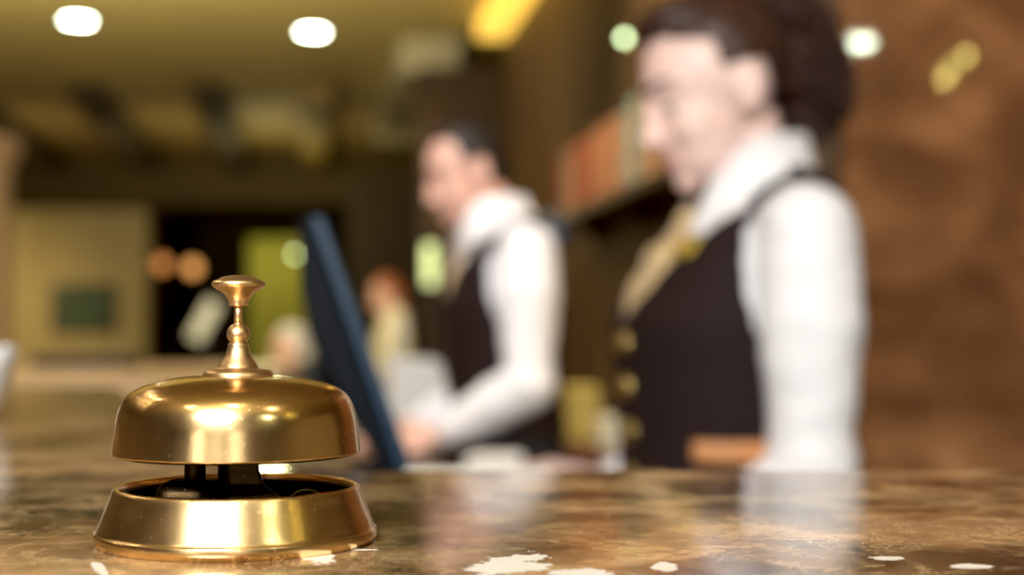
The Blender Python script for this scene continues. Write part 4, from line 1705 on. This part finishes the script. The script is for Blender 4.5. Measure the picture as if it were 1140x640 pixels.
# warm lamps under the ceiling of the lobby
for i, (x, y) in enumerate(((-2.4, 5.0), (-0.9, 5.4), (-3.5, 8.2), (-1.2, 8.2), (-4.6, 12.0))):
    spot('lobby_lamp', (x, y, CEIL - 0.05), (x, y, 0), 60, WARM, 120, 0.8)
# lamps rowed behind the viewer: they glint on the dome
for x in (-2.4, -1.2, 0.0, 1.2, 2.4):
    for y in (-0.6, -2.6):
        spot('row_lamp', (x, y, CEIL - 0.05), (x, y, 0), 22, WARM, 110, 0.8, 0.05)
for x in (-1.7, -2.4, -3.1, -3.8):
    for y in (1.2, 1.9, 2.6, 3.3):
        spot('strip_lamp', (x, y, CEIL - 0.04), (x, y, 0), 7, WARM, 140, 0.6, 0.035)
# upward wash on the lobby ceiling and warm wash on stone and panels
area('ceiling_wash', (-2.0, 5.6, 1.9), (-2.0, 7.4, CEIL), 2.5, 1.2, 60, (1.0, 0.86, 0.45))  # added unseen uplight that brightens the ceiling
spot('stone_wash', (1.9, 1.2, CEIL - 0.05), (1.5, 3.2, 1.4), 190, (1.0, 0.74, 0.45), 95, 0.9)
spot('panel_wash', (-0.15, 4.4, CEIL - 0.05), (0.50, 4.5, 1.7), 75, (1.0, 0.82, 0.56), 75, 0.9)
spot('back_wall_wash', (-5.4, 12.7, 1.9), (-5.5, 14.6, 0.95), 85, (1.0, 0.82, 0.42), 105, 1.0)
point('recess_glow', (px(300, 0, 12.3).x, 12.3, 2.2), 14, (1.0, 0.95, 0.45), 0.1)
spot('guest_lamp', (-0.9, 7.0, CEIL - 0.05), (-0.8, 9.0, 1.1), 60, (1, 0.85, 0.6), 60, 0.7)
area('far_ceiling_wash', (-3.2, 11.2, 1.95), (-3.2, 12.2, CEIL), 4.0, 1.2, 17, (1.0, 0.84, 0.42))  # added unseen uplight lifting the far soffit
spot('man_fill', (-0.55, 2.3, CEIL - 0.05), (0.0, 3.25, 1.25), 85, (1.0, 0.97, 0.95), 50, 0.8)  # added fill spot, whitens the shirt of the man
spot('credenza_lamp', (0.0, 3.7, CEIL - 0.05), (0.22, 4.05, 0.95), 45, (1.0, 0.88, 0.55), 45, 0.8)  # added fill spot, lightens the two boxes
spot('side_counter_fill', (-1.6, 2.6, CEIL - 0.05), (-1.5, 2.9, 1.1), 95, (1.0, 0.85, 0.62), 80, 0.8)  # added fill spot over the otherwise dark beige counter
spot('panel_top_wash', (0.15, 2.7, CEIL - 0.05), (0.62, 3.5, 2.0), 30, (1.0, 0.85, 0.45), 70, 0.9)  # added spot that lightens the upper side wall

w = bpy.data.worlds.new('world')
w.use_nodes = True
w.node_tree.nodes['Background'].inputs[0].default_value = (0.9, 0.7, 0.42, 1)
w.node_tree.nodes['Background'].inputs[1].default_value = 0.05
S.world = w

# ------------------------------------------------------------------ camera
cam = bpy.data.cameras.new('camera')
co = bpy.data.objects.new('camera', cam)
COL.objects.link(co)
co.location = (0, 0, CAMZ)
pitch = math.atan((HOR - 320) / F)
co.rotation_euler = (R(90) + pitch, 0, 0)
cam.sensor_fit = 'HORIZONTAL'
cam.sensor_width = 36
cam.lens = 36 * F / 1140
cam.clip_start = 0.02
cam.clip_end = 60
cam.dof.use_dof = True
cam.dof.focus_distance = 0.418
cam.dof.aperture_fstop = 5.9
cam.dof.aperture_blades = 0
S.camera = co

S.view_settings.view_transform = 'Standard'
S.view_settings.look = 'None'
S.view_settings.exposure = 0.2
S.view_settings.use_curve_mapping = True
cmap = S.view_settings.curve_mapping
cmap.black_level = (0.0025, 0.0025, 0.002)
cmap.update()
